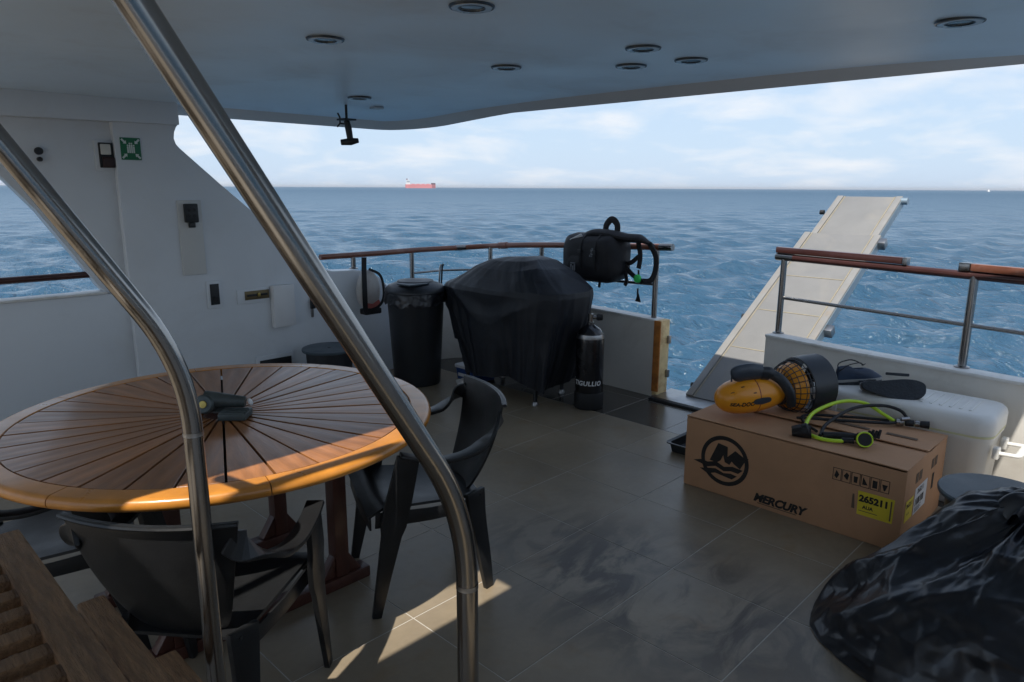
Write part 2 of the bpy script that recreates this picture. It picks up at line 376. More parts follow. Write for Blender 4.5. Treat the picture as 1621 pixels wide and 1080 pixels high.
def link(name, me, mat, parent=None):
    if mat and not me.materials: me.materials.append(mat)
    o = bpy.data.objects.new(name, me); COL.objects.link(o)
    if parent: o.parent = parent
    return o
def tag(o, label=None, cat=None, group=None, kind=None):
    if label: o['label'] = label
    if cat: o['category'] = cat
    if group: o['group'] = group
    if kind: o['kind'] = kind
    return o
def thing(name, label, cat, loc=(0, 0, 0), rz=0.0, group=None):
    o = bpy.data.objects.new(name, None); COL.objects.link(o); o.empty_display_size = 0.1
    o.location = loc; o.rotation_euler = (0, 0, rz); return tag(o, label, cat, group)
def copy_tree(o, parent=None):
    c = o.copy(); COL.objects.link(c); c.parent = parent
    for ch in [q for q in bpy.data.objects if q.parent == o]: copy_tree(ch, c)
    return c
def rounded(path, rad, n=7):
    P = [Vector(p) for p in path]; out = [P[0]]
    for i in range(1, len(P) - 1):
        a = (P[i - 1] - P[i]); b = (P[i + 1] - P[i]); d = min(rad, a.length * 0.49, b.length * 0.49)
        A, B = P[i] + a.normalized() * d, P[i] + b.normalized() * d
        for k in range(n + 1):
            t = k / n; out.append(A * (1 - t) ** 2 + P[i] * 2 * t * (1 - t) + B * t * t)
    out.append(P[-1]); return out
def spline(pts, n=8):
    P = [Vector(p) for p in pts]; P = [P[0] * 2 - P[1]] + P + [P[-1] * 2 - P[-2]]; out = []
    for i in range(1, len(P) - 2):
        for k in range(n):
            t = k / n; a, b, c, d = P[i - 1], P[i], P[i + 1], P[i + 2]
            out.append(0.5 * ((2 * b) + (c - a) * t + (2 * a - 5 * b + 4 * c - d) * t * t + (-a + 3 * b - 3 * c + d) * t ** 3))
    out.append(P[-2]); return out
def text_mesh(txt, size, shear=0.0, bold=0.0, align='CENTER', spacing=1.0):
    cu = bpy.data.curves.new('lettering', 'FONT'); cu.body = txt; cu.size = size; cu.shear = shear; cu.offset = bold
    cu.align_x = align; cu.align_y = 'CENTER'; cu.space_character = spacing; cu.resolution_u = 3
    o = bpy.data.objects.new('lettering', cu); COL.objects.link(o)
    bpy.context.view_layer.update()
    me = bpy.data.meshes.new_from_object(o.evaluated_get(bpy.context.evaluated_depsgraph_get()))
    bpy.data.objects.remove(o); bpy.data.curves.remove(cu)
    me.materials.clear(); return me
def map_mesh(me, fn):
    for v in me.vertices: v.co = fn(v.co.copy())
    return me
def nz(x, y=0.0, z=0.0): return mnoise.noise(Vector((x, y, z)))
def ridge(x, y=0.0, z=0.0): return 1 - 2 * abs(nz(x, y, z))

# ------------------------------------------------------------------ sea
SEA_Z = -1.75
def make_sea():
    ac = yaw
    ang = np.concatenate([np.linspace(-48, 48, 820, endpoint=False), np.linspace(48, 312, 300, endpoint=False)])
    ang = np.radians(ang) + ac
    rad = np.concatenate([[1.0], np.geomspace(4.0, 900, 620), np.geomspace(960, 40000, 36)])
    A, Rr = np.meshgrid(ang, rad)
    x = Rr * np.cos(A); y = Rr * np.sin(A)
    cell = np.maximum(Rr * np.radians(0.117), Rr * 0.0088)
    rng = np.random.default_rng(5)
    z = np.zeros_like(x); dx = np.zeros_like(x); dy = np.zeros_like(x)
    wd = R(228.0)
    for i in range(64):
        lam = 0.30 * (9 / 0.30) ** (i / 63.0)
        k = 2 * np.pi / lam; th = wd + rng.normal(0, 0.46); ph = rng.uniform(0, 6.283)
        amp = 0.0095 * lam ** 0.72 * rng.uniform(0.6, 1.35)
        if lam > 2.5: amp *= (2.5 / lam) ** 0.8
        if lam < 2.5: amp *= 2.1
        fade = np.clip((lam / cell - 2.2) / 3.0, 0, 1)
        p = k * (x * np.cos(th) + y * np.sin(th)) + ph
        z += amp * fade * np.sin(p); q = 0.55 * amp * fade * np.cos(p)
        dx += q * np.cos(th); dy += q * np.sin(th)
    hull = np.clip((Rr - 4.0) / 3.0, 0, 1)
    x = x + dx * hull; y = y + dy * hull; z = SEA_Z + z * hull
    nr, na = x.shape
    co = np.stack([x, y, z], -1).reshape(-1, 3).astype(np.float32)
    i, j = np.meshgrid(np.arange(nr - 1), np.arange(na), indexing='ij'); j2 = (j + 1) % na
    F = np.stack([i * na + j, (i + 1) * na + j, (i + 1) * na + j2, i * na + j2], -1).reshape(-1, 4).astype(np.int32)
    me = bpy.data.meshes.new('sea'); me.vertices.add(len(co)); me.vertices.foreach_set('co', co.ravel())
    me.loops.add(F.size); me.loops.foreach_set('vertex_index', F.ravel())
    me.polygons.add(len(F)); me.polygons.foreach_set('loop_start', np.arange(0, F.size, 4, dtype=np.int32))
    me.polygons.foreach_set('use_smooth', np.ones(len(F), dtype=bool))
    me.update(calc_edges=True); me.validate()
    m = bpy.data.materials.new('sea_water'); m.use_nodes = True
    n, l = m.node_tree.nodes, m.node_tree.links; b = n['Principled BSDF']
    b.inputs['Base Color'].default_value = (0.029, 0.077, 0.130, 1); b.inputs['IOR'].default_value = 1.333
    g = n.new('ShaderNodeNewGeometry')
    # unresolved ripples far out act like a rougher surface
    ln = n.new('ShaderNodeVectorMath'); ln.operation = 'LENGTH'; l.new(g.outputs['Position'], ln.inputs[0])
    lg = n.new('ShaderNodeMath'); lg.operation = 'LOGARITHM'; lg.inputs[1].default_value = 10; l.new(ln.outputs['Value'], lg.inputs[0])
    mr = n.new('ShaderNodeMapRange'); mr.inputs[1].default_value = 1.2; mr.inputs[2].default_value = 2.8; mr.inputs[3].default_value = 0.08; mr.inputs[4].default_value = 0.44
    l.new(lg.outputs[0], mr.inputs[0]); l.new(mr.outputs[0], b.inputs['Roughness'])
    mp = n.new('ShaderNodeMapping'); mp.inputs['Rotation'].default_value = (0, 0, R(-46)); mp.inputs['Scale'].default_value = (1, 0.42, 1)
    l.new(g.outputs['Position'], mp.inputs[0])
    prev = None
    for sc_, st, ds_ in ((7.0, 0.9, 0.06), (1.9, 1.0, 0.24), (0.5, 0.8, 0.8)):
        q = n.new('ShaderNodeTexNoise'); q.inputs['Scale'].default_value = sc_; q.inputs['Detail'].default_value = 5; q.inputs['Roughness'].default_value = 0.6
        l.new(mp.outputs[0], q.inputs['Vector'])
        bp = n.new('ShaderNodeBump'); bp.inputs['Strength'].default_value = st; bp.inputs['Distance'].default_value = ds_
        l.new(q.outputs['Fac'], bp.inputs['Height'])
        if prev: l.new(prev, bp.inputs['Normal'])
        prev = bp.outputs[0]
    l.new(prev, b.inputs['Normal'])
    o = link('sea', me, m); return tag(o, kind='structure')
make_sea()

# ------------------------------------------------------------------ deck floor with tiles
W = 5.04; SB = -0.35
fl = MB().box((-5.5, SB - 0.05, -0.25), (4.78, W + 0.07, -0.0010)).build('deck_floor', grout)  # unseen forward end lengthened so its sunlit tiles bounce light aft
tag(fl, kind='structure')
def tile_mesh(dx, dy): return MB().box((-dx / 2, -dy / 2, -0.012), (dx / 2, dy / 2, 0.0)).mesh('tile', bevel=0.0, seg=1)
tm = {}
xs = [1.453 + 0.5 * k for k in range(-14, 6)] + [4.45, 4.78]
ys = [-0.07 + 0.5 * k for k in range(0, 11)]; ys = [SB - 0.05] + ys + [W + 0.05]
xs = [x for x in xs if x < 4.4] + [4.45, 4.77]
G = 0.0052
for i in range(len(xs) - 1):
    for j in range(len(ys) - 1):
        dx, dy = xs[i + 1] - xs[i] - G, ys[j + 1] - ys[j] - G
        if dx < 0.03 or dy < 0.03: continue
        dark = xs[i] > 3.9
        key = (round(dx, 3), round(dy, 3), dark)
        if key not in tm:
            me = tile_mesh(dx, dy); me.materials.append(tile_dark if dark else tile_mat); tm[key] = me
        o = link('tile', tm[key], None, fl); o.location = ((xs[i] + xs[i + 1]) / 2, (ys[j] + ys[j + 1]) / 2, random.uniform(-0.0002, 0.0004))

# ------------------------------------------------------------------ hull sides below the deck
hl = [(-6, SB - 0.35), (4.7, SB - 0.3), (4.95, 0.6), (5.0, 2.2), (4.72, 3.2), (4.72, 4.6), (4.4, W + 0.3), (-6, W + 0.35)]
MB().prism([(x, y, -2.4) for x, y in hl], (0, 0, 2.12)).build('hull', bulwark_paint)
tag(bpy.data.objects['hull'], 'white boat hull below the tiled aft deck', 'hull')

# ------------------------------------------------------------------ roof
ZC = 2.19
def zceil(y): return ZC - 0.07 * abs((y - 2.58) / 2.46) ** 3
roof = thing('overhead_roof', 'pale overhead deck roof with recessed round lights covering the tiled deck', 'roof', (0, 0, 0))
# plan outline of the ceiling (inner), hole for the light shaft over the stair
HX0, HX1, HY0, HY1 = -0.42, 0.626, 1.243, 1.640
def ceil_strip(y0, y1, x0, x1, n, mb):
    for k in range(n):
        a, b = y0 + (y1 - y0) * k / n, y0 + (y1 - y0) * (k + 1) / n
        mb.prism([(x0, a, zceil(a)), (x1, a, zceil(a)), (x1, b, zceil(b)), (x0, b, zceil(b))], (0, 0, 0.12))
def xaft(y):          # inner aft edge of the ceiling, rounded towards the port quarter
    t = max(0.0, (y - 4.60) / 0.45)
    return 3.84 - 0.32 * (1 - math.sqrt(max(0, 1 - t * t)))
cm = MB()
ylist = [SB - 0.08, -0.1, 0.14] + list(np.linspace(0.3, HY0, 4)) + list(np.linspace(HY0, HY1, 3))[1:] + list(np.linspace(HY1, 4.60, 13))[1:] + list(4.60 + 0.43 * np.sin(np.linspace(0, math.pi / 2, 14)))[1:]
def xend(y, b): return 2.5 if b <= 0.1401 else xaft(y)  # unseen starboard roof corner, cut back so sun reaches the deck
for a, b in zip(ylist[:-1], ylist[1:]):
    hole = a >= HY0 - 1e-6 and b <= HY1 + 1e-6
    xa, xb = xend(a, b), xend(b, b)
    for x0, ea, eb in ([(-1.8, HX0, HX0), (HX1, xa, xb)] if hole else [(-1.8, HX0, HX0), (HX0, HX1, HX1), (HX1, xa, xb)]):
        for dz in (0.0, 0.12):
            q = [(x0, a, zceil(a) + dz), (ea, a, zceil(a) + dz), (eb, b, zceil(b) + dz), (x0, b, zceil(b) + dz)]
            cm.add(q if dz else q[::-1], [(0, 1, 2, 3)])
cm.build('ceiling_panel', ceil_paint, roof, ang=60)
wl_ = MB()
for p, q in (((HX0, HY0), (HX1, HY0)), ((HX1, HY0), (HX1, HY1)), ((HX1, HY1), (HX0, HY1)), ((HX0, HY1), (HX0, HY0)), ((-1.8, SB - 0.08), (2.5, SB - 0.08)), ((2.5, SB - 0.08), (2.5, 0.14)), ((2.5, 0.14), (xaft(0.14), 0.14))):
    wl_.add([(p[0], p[1], zceil(p[1])), (q[0], q[1], zceil(q[1])), (q[0], q[1], zceil(q[1]) + 0.12), (p[0], p[1], zceil(p[1]) + 0.12)], [(0, 1, 2, 3)])
wl_.build('opening_edge', white_paint, roof, smooth=False)
ylist = [y for y in ylist if y > 0.13]
# drip lip round the aft edge and the port side
lipm = MB()
edge = [(xaft(y), y) for y in ylist if y < 4.3] + [(xaft(y), y) for y in ylist if y >= 4.3] + [(2.9, 5.03), (1.97, 5.03)]
E2 = [Vector((x, y, 0)) for x, y in edge]
sec = []
for i, p in enumerate(E2):
    t = (E2[min(i + 1, len(E2) - 1)] - E2[max(i - 1, 0)]).normalized(); nrm = Vector((t.y, -t.x, 0))
    z0 = zceil(p.y); f = min(1, max(0, (p.y - 3.9) / 1.1)); zl = 2.135 * (1 - f) + 2.06 * f
    sec.append([p + Vector((0, 0, z0 + 0.001)) - nrm * 0.004, p + nrm * 0.085 + Vector((0, 0, zl + 0.008)), p + nrm * 0.105 + Vector((0, 0, zl)),
                p + nrm * 0.125 + Vector((0, 0, zl + 0.012)), p + nrm * 0.13 + Vector((0, 0, z0 + 0.12)), p + Vector((0, 0, z0 + 0.119))])
vs = [q for s_ in sec for q in s_]; fs = []
for i in range(len(sec) - 1):
    for k in range(6): fs.append((i * 6 + k, i * 6 + (k + 1) % 6, i * 6 + 6 + (k + 1) % 6, i * 6 + 6 + k))
fs += [tuple(range(6)), tuple((len(sec) - 1) * 6 + k for k in range(6))]
lipm.add(vs, fs).build('drip_lip', lip_paint, roof, ang=30)
MB().box((HX0 - 0.02, 1.462 - 0.018, ZC + 0.03), (HX1 + 0.02, 1.462 + 0.018, ZC + 0.066)).build('hatch_bar', steel_dull, roof)
# port beam under the ceiling edge
MB().prism([(-1.8, 4.99, 1.955), (1.95, 4.99, 1.985), (1.95, 4.99, 2.125), (-1.8, 4.99, 2.125)], (0, 0.12, 0)).build('side_beam', white_paint, roof, bevel=0.006)

# ------------------------------------------------------------------ port wing wall and bulwarks
wing = thing('wing_wall', 'white side wing wall with sloped edges between deck and roof, hung with fittings', 'wall', (0, 0, 0))
aft = [(1.555, 0.0), (1.555, 1.985), (1.962, 1.992), (1.945, 1.972), (1.931, 1.94)]
aft += [(1.925, 1.90), (1.935, 1.865), (1.955, 1.84), (2.219, 1.600), (2.53, 1.329), (2.772, 1.105), (2.90, 1.0), (2.99, 0.945), (3.08, 0.92), (3.34, 0.908), (3.45, 0.885), (3.55, 0.82), (3.62, 0.74), (3.68, 0.68), (3.78, 0.645), (3.9, 0.635), (3.9, 0.0)]
MB().prism([(x, W, z) for x, z in aft], (0, 0.16, 0)).build('aft_panel', white_paint, wing, bevel=0.006, seg=3)
fwd = [(1.56, 0.903), (1.56, 2.12), (0.5, 2.12), (0.70, 1.90), (0.932, 1.654), (1.1, 1.436), (1.29, 1.12), (1.385, 0.955), (1.425, 0.903)]
MB().prism([(x, W + 0.055, z) for x, z in fwd], (0, 0.105, 0)).build('forward_panel', white_paint, wing, bevel=0.005)
MB().box((-5.5, W + 0.055, 0.0), (1.555, W + 0.16, 0.897)).build('side_panel', white_paint, wing, bevel=0.004)
MB().box((-5.5, W + 0.04, 0.899), (1.43, W + 0.175, 0.914)).build('cap_strip', cap_paint, wing, bevel=0.004)
# starboard wing (beside the viewer); forward end left open to let light in
sw = thing('wing_wall', 'white starboard wing wall beside the viewer, outside the photographed view', 'wall', (0, 0, 0))
MB().prism([(x, SB - 0.16, z) for x, z in aft[1:3] + [(1.93, 1.88), (2.219, 1.6), (2.772, 1.105), (3.08, 0.92), (3.62, 0.74), (3.9, 0.6), (4.6, 0.6), (4.6, 0), (1.555, 0)]], (0, 0.16, 0)).build('aft_panel', white_paint, sw)
MB().prism([(x, SB - 0.16, z) for x, z in fwd[:1] + fwd[1:]], (0, 0.12, 0)).build('forward_panel', white_paint, sw)
MB().box((-5.5, SB - 0.16, 0), (1.56, SB - 0.04, 0.9)).build('side_panel', white_paint, sw)
# quarter + stern bulwark to port of the gangway gap
def bulwark(name, pts, hts, th, label, endcap=None):
    t = thing(name, label, 'bulwark')
    P = [Vector((x, y, 0)) for x, y in pts]; m = MB(); c = MB(); sec = []; sc2 = []
    for i, p in enumerate(P):
        tg = (P[min(i + 1, len(P) - 1)] - P[max(i - 1, 0)]).normalized(); nr = Vector((tg.y, -tg.x, 0))
        h = hts[i]
        sec.append([p, p + Vector((0, 0, h)), p + nr * th + Vector((0, 0, h)), p + nr * th + Vector((0, 0, -0.3))])
        sec[-1][0] = p + Vector((0, 0, -0.02))
        a, b = p - nr * 0.012, p + nr * (th + 0.012)
        sc2.append([a + Vector((0, 0, h + 0.001)), a + Vector((0, 0, h + 0.02)), b + Vector((0, 0, h + 0.02)), b + Vector((0, 0, h + 0.001))])
    for mb, S in ((m, sec), (c, sc2)):
        vs = [q for s_ in S for q in s_]; fs = [(0, 1, 2, 3), tuple((len(S) - 1) * 4 + k for k in range(4))]
        for i in range(len(S) - 1):
            for k in range(4): fs.append((i * 4 + k, i * 4 + (k + 1) % 4, i * 4 + 4 + (k + 1) % 4, i * 4 + 4 + k))
        mb.add(vs, fs)
    m.build('panel', bulwark_paint, t); c.build('cap', cap_paint, t, bevel=0.004)
    return t
qp = [(4.575, 2.93), (4.585, 3.3), (4.59, 3.8), (4.575, 4.3)] + [(4.575 - 0.5 * (1 - math.cos(a)), 4.54 + 0.5 * math.sin(a)) for a in (0, .35, .7, 1.05, 1.35)] + [(4.0, W + 0.01), (3.9, W + 0.005)]
qp = qp[::-1]
qh = [0.632, 0.628] + [0.62] * 6 + [0.612, 0.60, 0.59, 0.575]; qh = (qh + [0.575] * 20)[:len(qp)]
bl = bulwark('stern_bulwark', qp[::-1], qh[::-1], 0.10, 'white bulwark curving round behind the covered grill, rusty at its open end')
ep = MB().box((4.555, 2.878, 0.0), (4.70, 2.928, 0.605)).build('end_plate', sunlit_rust_paint, bl, bevel=0.012); ep['label'] = 'yellow-cream rust-stained end plate at the gangway gap, sunlight put into its paint'
MB().box((4.552, 2.872, 0.05), (4.566, 2.9285, 0.606)).build('rust_streak', M('rust', (0.45, 0.16, 0.03), 0.8, var=0.4, vs=14, dirt=(0.12, 0.04, 0.015), dirt_amt=0.8, ds=10, world_co=True), bl, bevel=0.003)
MB().box((4.57, 2.95, 0.594), (4.66, 3.10, 0.598)).build('rust_streak', M('rust_wash', (0.40, 0.24, 0.12), 0.7, var=0.3, vs=12, world_co=True), bl)
for zz in (0.15, 0.42): MB().box((4.66, 2.855, zz), (4.69, 2.877, zz + 0.06)).build('hinge', steel_dull, bl, bevel=0.004)
sp = [(4.50, 0.50), (4.575, 1.02), (4.63, 1.5), (4.755, 2.135)]
sp = [(4.36, -0.36), (4.43, 0.1)] + sp
br = bulwark('stern_bulwark', sp, [0.57] * 6, 0.10, 'white stern bulwark with flaking top edge behind the white cooler')

th_ = thing('gangway_threshold', 'wet steel threshold plate at the gap where the gangway starts', 'threshold')
MB().box((4.50, 2.14, 0.002), (4.80, 2.90, 0.028)).build('plate', steel_dull, th_, bevel=0.005)
MB().box((4.475, 2.14, 0.002), (4.497, 2.90, 0.020)).build('gutter_edge', dark_plastic, th_, bevel=0.003)

# ------------------------------------------------------------------ rails
def post(parent, p, z0, z1, r=0.019, m=None):
    mb = MB().tube([(p[0], p[1], z0), (p[0], p[1], z1)], r, 12)
    mb.lathe([(r + 0.018, 0), (r + 0.018, 0.006), (r, 0.012)], 14, Matrix.Translation((p[0], p[1], z0)))
    return mb.build('post', m or steel, parent)
rl = thing('deck_rail', 'curved wooden handrail on steel posts running round behind the covered grill', 'rail')
railpath = [(3.0, 5.09, 1.035), (3.536, 5.09, 1.033), (3.943, 5.09, 1.036), (4.18, 5.07, 1.036), (4.42, 4.99, 1.040)]
wood1 = spline(railpath, 6)
wood2 = spline([(4.42, 4.99, 1.040), (4.56, 4.83, 1.054), (4.60, 4.62, 1.072)], 6)
wood3 = spline([(4.60, 4.60, 1.074), (4.62, 4.2, 1.10), (4.63, 3.7, 1.125), (4.63, 3.2, 1.147), (4.625, 2.93, 1.158)], 6)
MB().tube(wood1, 0.024, 12).build('handrail', rail_wood, rl); MB().tube(wood2, 0.024, 12).build('handrail', rail_wood, rl)
MB().tube(wood3, 0.025, 12).build('handrail', rail_wood, rl)
MB().tube([(4.37, 5.015, 1.039), (4.46, 4.955, 1.042)], 0.0275, 14).build('joint_sleeve', steel, rl)
MB().tube([(4.595, 4.655, 1.069), (4.604, 4.56, 1.077)], 0.031, 14).build('joint_collar', rail_wood, rl)
MB().tube([(4.625, 2.955, 1.157), (4.624, 2.845, 1.162)], 0.028, 14).build('end_cap', steel, rl)
for p, z0, z1 in (((3.31, 5.09), 0.92, 1.03), ((3.93, 5.10), 0.64, 1.03), ((4.575, 4.75), 0.63, 1.05), ((4.63, 4.16), 0.62, 1.10), ((4.63, 2.985), 0.60, 1.15)):
    post(rl, p, z0, z1, 0.021)
MB().tube([(4.63, 4.16, 0.845), (4.63, 2.985, 0.87)], 0.012, 10).build('mid_bar', steel, rl)
MB().tube([(3.93, 5.10, 0.83), (4.25, 5.06, 0.835), (4.5, 4.86, 0.84), (4.63, 4.3, 0.845)], 0.010, 10).build('mid_bar', steel, rl)

lr = thing('deck_rail', 'dark wooden rail crossing the forward side opening left of the wing wall', 'rail')
MB().tube([(-1.8, W + 0.11, 1.018), (1.40, W + 0.11, 1.027)], 0.022, 12).build('handrail', rail_wood_dark, lr)
post(lr, (0.2, W + 0.11), 0.915, 1.01); post(lr, (-1.2, W + 0.11), 0.915, 1.01)

rr_ = thing('deck_rail', 'stepped wooden handrail on steel posts above the bulwark behind the cooler', 'rail')
def on(y): return 4.65 + (y - 0.909) * (4.85 - 4.65) / (2.09 - 0.909)
MB().tube([(on(2.02), 2.02, 1.127), (on(0.98), 0.98, 1.12), (on(-0.2) + 0.02, -0.2, 1.11)], 0.024, 12).build('handrail', rail_wood_dark, rr_)
MB().tube([(on(2.15), 2.15, 1.128), (on(2.02), 2.02, 1.127)], 0.0255, 12).build('end_cap', steel, rr_)
ub = MB().ribbon([(on(2.15), 2.15, 1.176), (on(1.30), 1.30, 1.170)], 0.045, 0.042, Vector((1, 0, 0))).build('upper_handrail', rail_wood_dark, rr_, bevel=0.008)
MB().ribbon([(on(1.298), 1.298, 1.170), (on(1.27), 1.27, 1.170)], 0.048, 0.046, Vector((1, 0, 0))).build('end_cap', steel_dull, rr_, bevel=0.006)
MB().ribbon([(on(0.93), 0.93, 1.166), (on(-0.2), -0.2, 1.155)], 0.045, 0.042, Vector((1, 0, 0))).build('upper_handrail', rail_wood, rr_, bevel=0.008)
MB().ribbon([(on(0.99), 0.99, 1.166), (on(0.932), 0.932, 1.166)], 0.049, 0.047, Vector((1, 0, 0))).build('end_cap', steel, rr_, bevel=0.006)
post(rr_, (on(2.09), 2.09), 0.59, 1.12, 0.021); post(rr_, (on(0.909), 0.909), 0.59, 1.12, 0.023)
MB().tube([(on(2.07), 2.07, 0.845), (on(0.9), 0.9, 0.838), (on(-0.2), -0.2, 0.83)], 0.012, 10).build('mid_bar', steel, rr_)

# ------------------------------------------------------------------ gangway (passerelle)
gw = thing('gangway', 'long grey boarding gangway sloping up over the stern towards the sea', 'gangway', (4.70, 2.375, 0.035))
gw.rotation_euler = (0, -math.atan(0.585), 0)
def gsec(x0, x1, hw, z0, name, seams):
    d = MB().box((x0, -hw + 0.03, z0 - 0.012), (x1, hw - 0.03, z0)).build(name, gang_grey, gw, bevel=0.002)
    for s in (-1, 1):
        MB().box((x0, s * hw - 0.028, z0 - 0.085), (x1, s * hw + 0.028, z0 + 0.010)).build('side_beam', gang_edge, gw, bevel=0.005)
        MB().box((x0 + 0.01, s * (hw + 0.031) - 0.002, z0 - 0.082), (x1 - 0.01, s * (hw + 0.031) + 0.002, z0 - 0.006)).build('side_face', gang_side, gw)
        MB().box((x0, s * (hw - 0.040) - 0.004, z0 - 0.002), (x1, s * (hw - 0.040) + 0.004, z0 + 0.0035)).build('edge_seam', gang_seam, gw)
    for x in seams:
        MB().box((x - 0.004, -hw + 0.05, z0 - 0.002), (x + 0.004, hw - 0.05, z0 + 0.0032)).build('deck_seam', gang_seam, gw)
gsec(0.0, 2.30, 0.305, 0.0, 'deck_panel', (0.62, 1.12, 1.62))
gsec(2.28, 3.0, 0.265, -0.03, 'extension_panel', ())
for x, s, z in ((0.15, 1, -0.04), (1.05, 1, -0.04), (2.0, 1, -0.04), (2.75, 1, -0.06)):
    MB().tube([(x, s * 0.335, z), (x, s * 0.372, z)], 0.022, 12).build('socket', black_rubber, gw)
for x, z in ((1.02, -0.05), (2.22, -0.03)):
    MB().cbox((x, -0.366, z), (0.075, 0.06, 0.075)).build('bracket', steel_dull, gw, bevel=0.008)
MB().tube([(2.96, -0.28, -0.05), (2.96, -0.345, -0.05)], 0.032, 14).build('end_roller', gang_side, gw)

# ------------------------------------------------------------------ ceiling lights
lp = {(1.695, 2.745): 'round ceiling light nearest the big steel tube', (1.74, 1.896): 'round ceiling light cut by the top edge of the picture, above the middle',
      (2.70, 2.686): 'round ceiling light between the hanging fitting and the trio', (2.82, 4.18): 'small far ceiling light beside the hanging fitting',
      (2.744, 1.889): 'nearest ceiling light of the trio of three', (3.097, 2.20): 'leftmost ceiling light of the trio by the roof edge',
      (3.142, 1.888): 'rightmost ceiling light of the trio, with a dark centre', (2.95, 0.728): 'large round ceiling light at far right near the roof edge'}
first = None
for i, ((x, y), lab) in enumerate(lp.items()):
    z = zceil(y) - 0.001
    t = thing('ceiling_light', lab, 'ceiling light', (x, y, z), 0, 'round recessed ceiling lights')
    s = 0.073
    MB().lathe([(s * 0.62, -0.002), (s * 0.66, -0.008), (s * 0.93, -0.009), (s, -0.001)], 36).build('trim_ring', ring_light, t)
    MB().lathe([(s * 0.96, -0.0005), (s * 0.99, -0.0075), (s * 1.05, -0.006), (s * 1.08, 0.0)], 36).build('outer_ring', ring_dark, t)
    MB().lathe([(0.0005, -0.004), (s * 0.45, -0.0045), (s * 0.60, -0.003), (s * 0.64, -0.0005)], 32).build('lens', ring_dark if i == 6 else lens_dark, t)
    MB().lathe([(s * 0.60, -0.0045), (s * 0.63, -0.0088), (s * 0.66, -0.0085)], 32).build('inner_ring', ring_dark, t)

# hanging fitting and vent
hp = thing('hanging_fitting', 'dark fitting hanging on a stem from the ceiling near the roof corner', 'ceiling fitting', (2.92, 4.50, 0))
zt = zceil(4.5)
MB().tube([(0, 0, zt), (0, 0, 2.045)], 0.009, 10).build('stem', dark_plastic, hp)
MB().cbox((0, 0, 2.055), (0.10, 0.10, 0.012)).build('plate', dark_plastic, hp, bevel=0.003)
MB().tube([(0, 0, 2.05), (0.008, -0.006, 2.0), (0.016, -0.012, 1.925), (0.02, -0.014, 1.905)], [0.020, 0.024, 0.022, 0.018], 12).build('handle', dark_plastic, hp)
MB().tube([(-0.03, 0.035, 1.900), (0.02, -0.014, 1.906), (0.06, -0.05, 1.914)], [0.020, 0.026, 0.016], 12).build('head', dark_plastic, hp)
MB().tube([(-0.045, 0.04, 2.10), (-0.035, 0.03, 2.07), (-0.035, 0.03, 2.03), (-0.05, 0.045, 2.005)], 0.006, 8).build('hook', dark_plastic, hp)
MB().tube([(-0.035, 0.03, 2.03), (0.0, 0.0, 2.025)], 0.006, 8).build('hook_arm', dark_plastic, hp)
vt = MB().cbox((3.16, 4.47, zceil(4.47) - 0.008), (0.075, 0.075, 0.016)).build('ceiling_vent', ring_light, bevel=0.004)
tag(vt, 'small square grey plate on the ceiling near the roof corner', 'vent')

# ------------------------------------------------------------------ fittings on the wing wall
def wbox(x0, x1, z0, z1, y0, d, mat, name, parent=None, bevel=0.004, tilt=0):
    return MB().box((x0, y0 - d, z0), (x1, y0 - 0.0005, z1)).build(name, mat, parent, bevel=bevel)
sg = thing('muster_sign', 'square green assembly point sign with white pictogram on the wing wall', 'sign')
wbox(1.588, 1.708, 1.752, 1.890, W, 0.006, sign_green, 'sign_plate', sg, 0.0015)
def arrow(cx, cz, ang):
    m = Matrix.Translation((cx, W - 0.0065, cz)) @ Matrix.Rotation(ang, 4, 'Y')
    return MB().prism([(-0.006, 0, -0.02), (0.006, 0, -0.02), (0.006, 0, 0.004), (0.014, 0, 0.004), (0, 0, 0.02), (-0.014, 0, 0.004), (-0.006, 0, 0.004)], (0, -0.001, 0), m).build('arrow', sign_white, sg, smooth=False)
for cx, cz, a in ((1.609, 1.866, 135), (1.687, 1.866, -135), (1.609, 1.776, 45), (1.687, 1.776, -45)): arrow(cx, cz, R(a))
for k, (dx, h) in enumerate(((-0.018, 0.04), (-0.006, 0.052), (0.006, 0.052), (0.018, 0.04))):
    m = MB(); m.box((1.648 + dx - 0.0045, W - 0.0075, 1.795), (1.648 + dx + 0.0045, W - 0.0062, 1.795 + h))
    m.lathe([(0.0005, 0.001), (0.005, 0.001), (0.005, 0.0)], 12, Matrix.Translation((1.648 + dx, W - 0.0064, 1.802 + h)) @ Matrix.Rotation(R(90), 4, 'X'))
    m.build('figure', sign_white, sg, smooth=False)
for z, r_, lab in ((1.790, 0.022, 'larger upper black round plug on the left of the wing wall'), (1.742, 0.014, 'smaller lower black round plug under the larger one')):
    p = MB().lathe([(0.0005, 0.03), (r_ * 0.8, 0.03), (r_, 0.024), (r_, 0.0)], 20, Matrix.Translation((1.148, W + 0.054, z)) @ Matrix.Rotation(R(90), 4, 'X')).build('wall_plug', dark_plastic)
    tag(p, lab, 'plug', 'black round plugs')
so_ = thing('wall_socket', 'grey socket box with dark lower cover half behind the panel edge', 'socket', (0, 0, 0))
wbox(1.448, 1.552, 1.68, 1.868, W + 0.055, 0.02, white_paint, 'back_plate', so_)
wbox(1.468, 1.553, 1.70, 1.855, W + 0.035, 0.012, dark_plastic, 'socket_body', so_, 0.006)
wbox(1.476, 1.535, 1.780, 1.845, W + 0.022, 0.012, cream, 'upper_cover', so_, 0.006)
wbox(1.48, 1.552, 1.70, 1.768, W + 0.022, 0.02, M('dark_maroon', (0.03, 0.012, 0.01), 0.5), 'lower_cover', so_, 0.01)
ap = thing('access_panel', 'tall pale access panel with a black gadget at its top', 'panel')
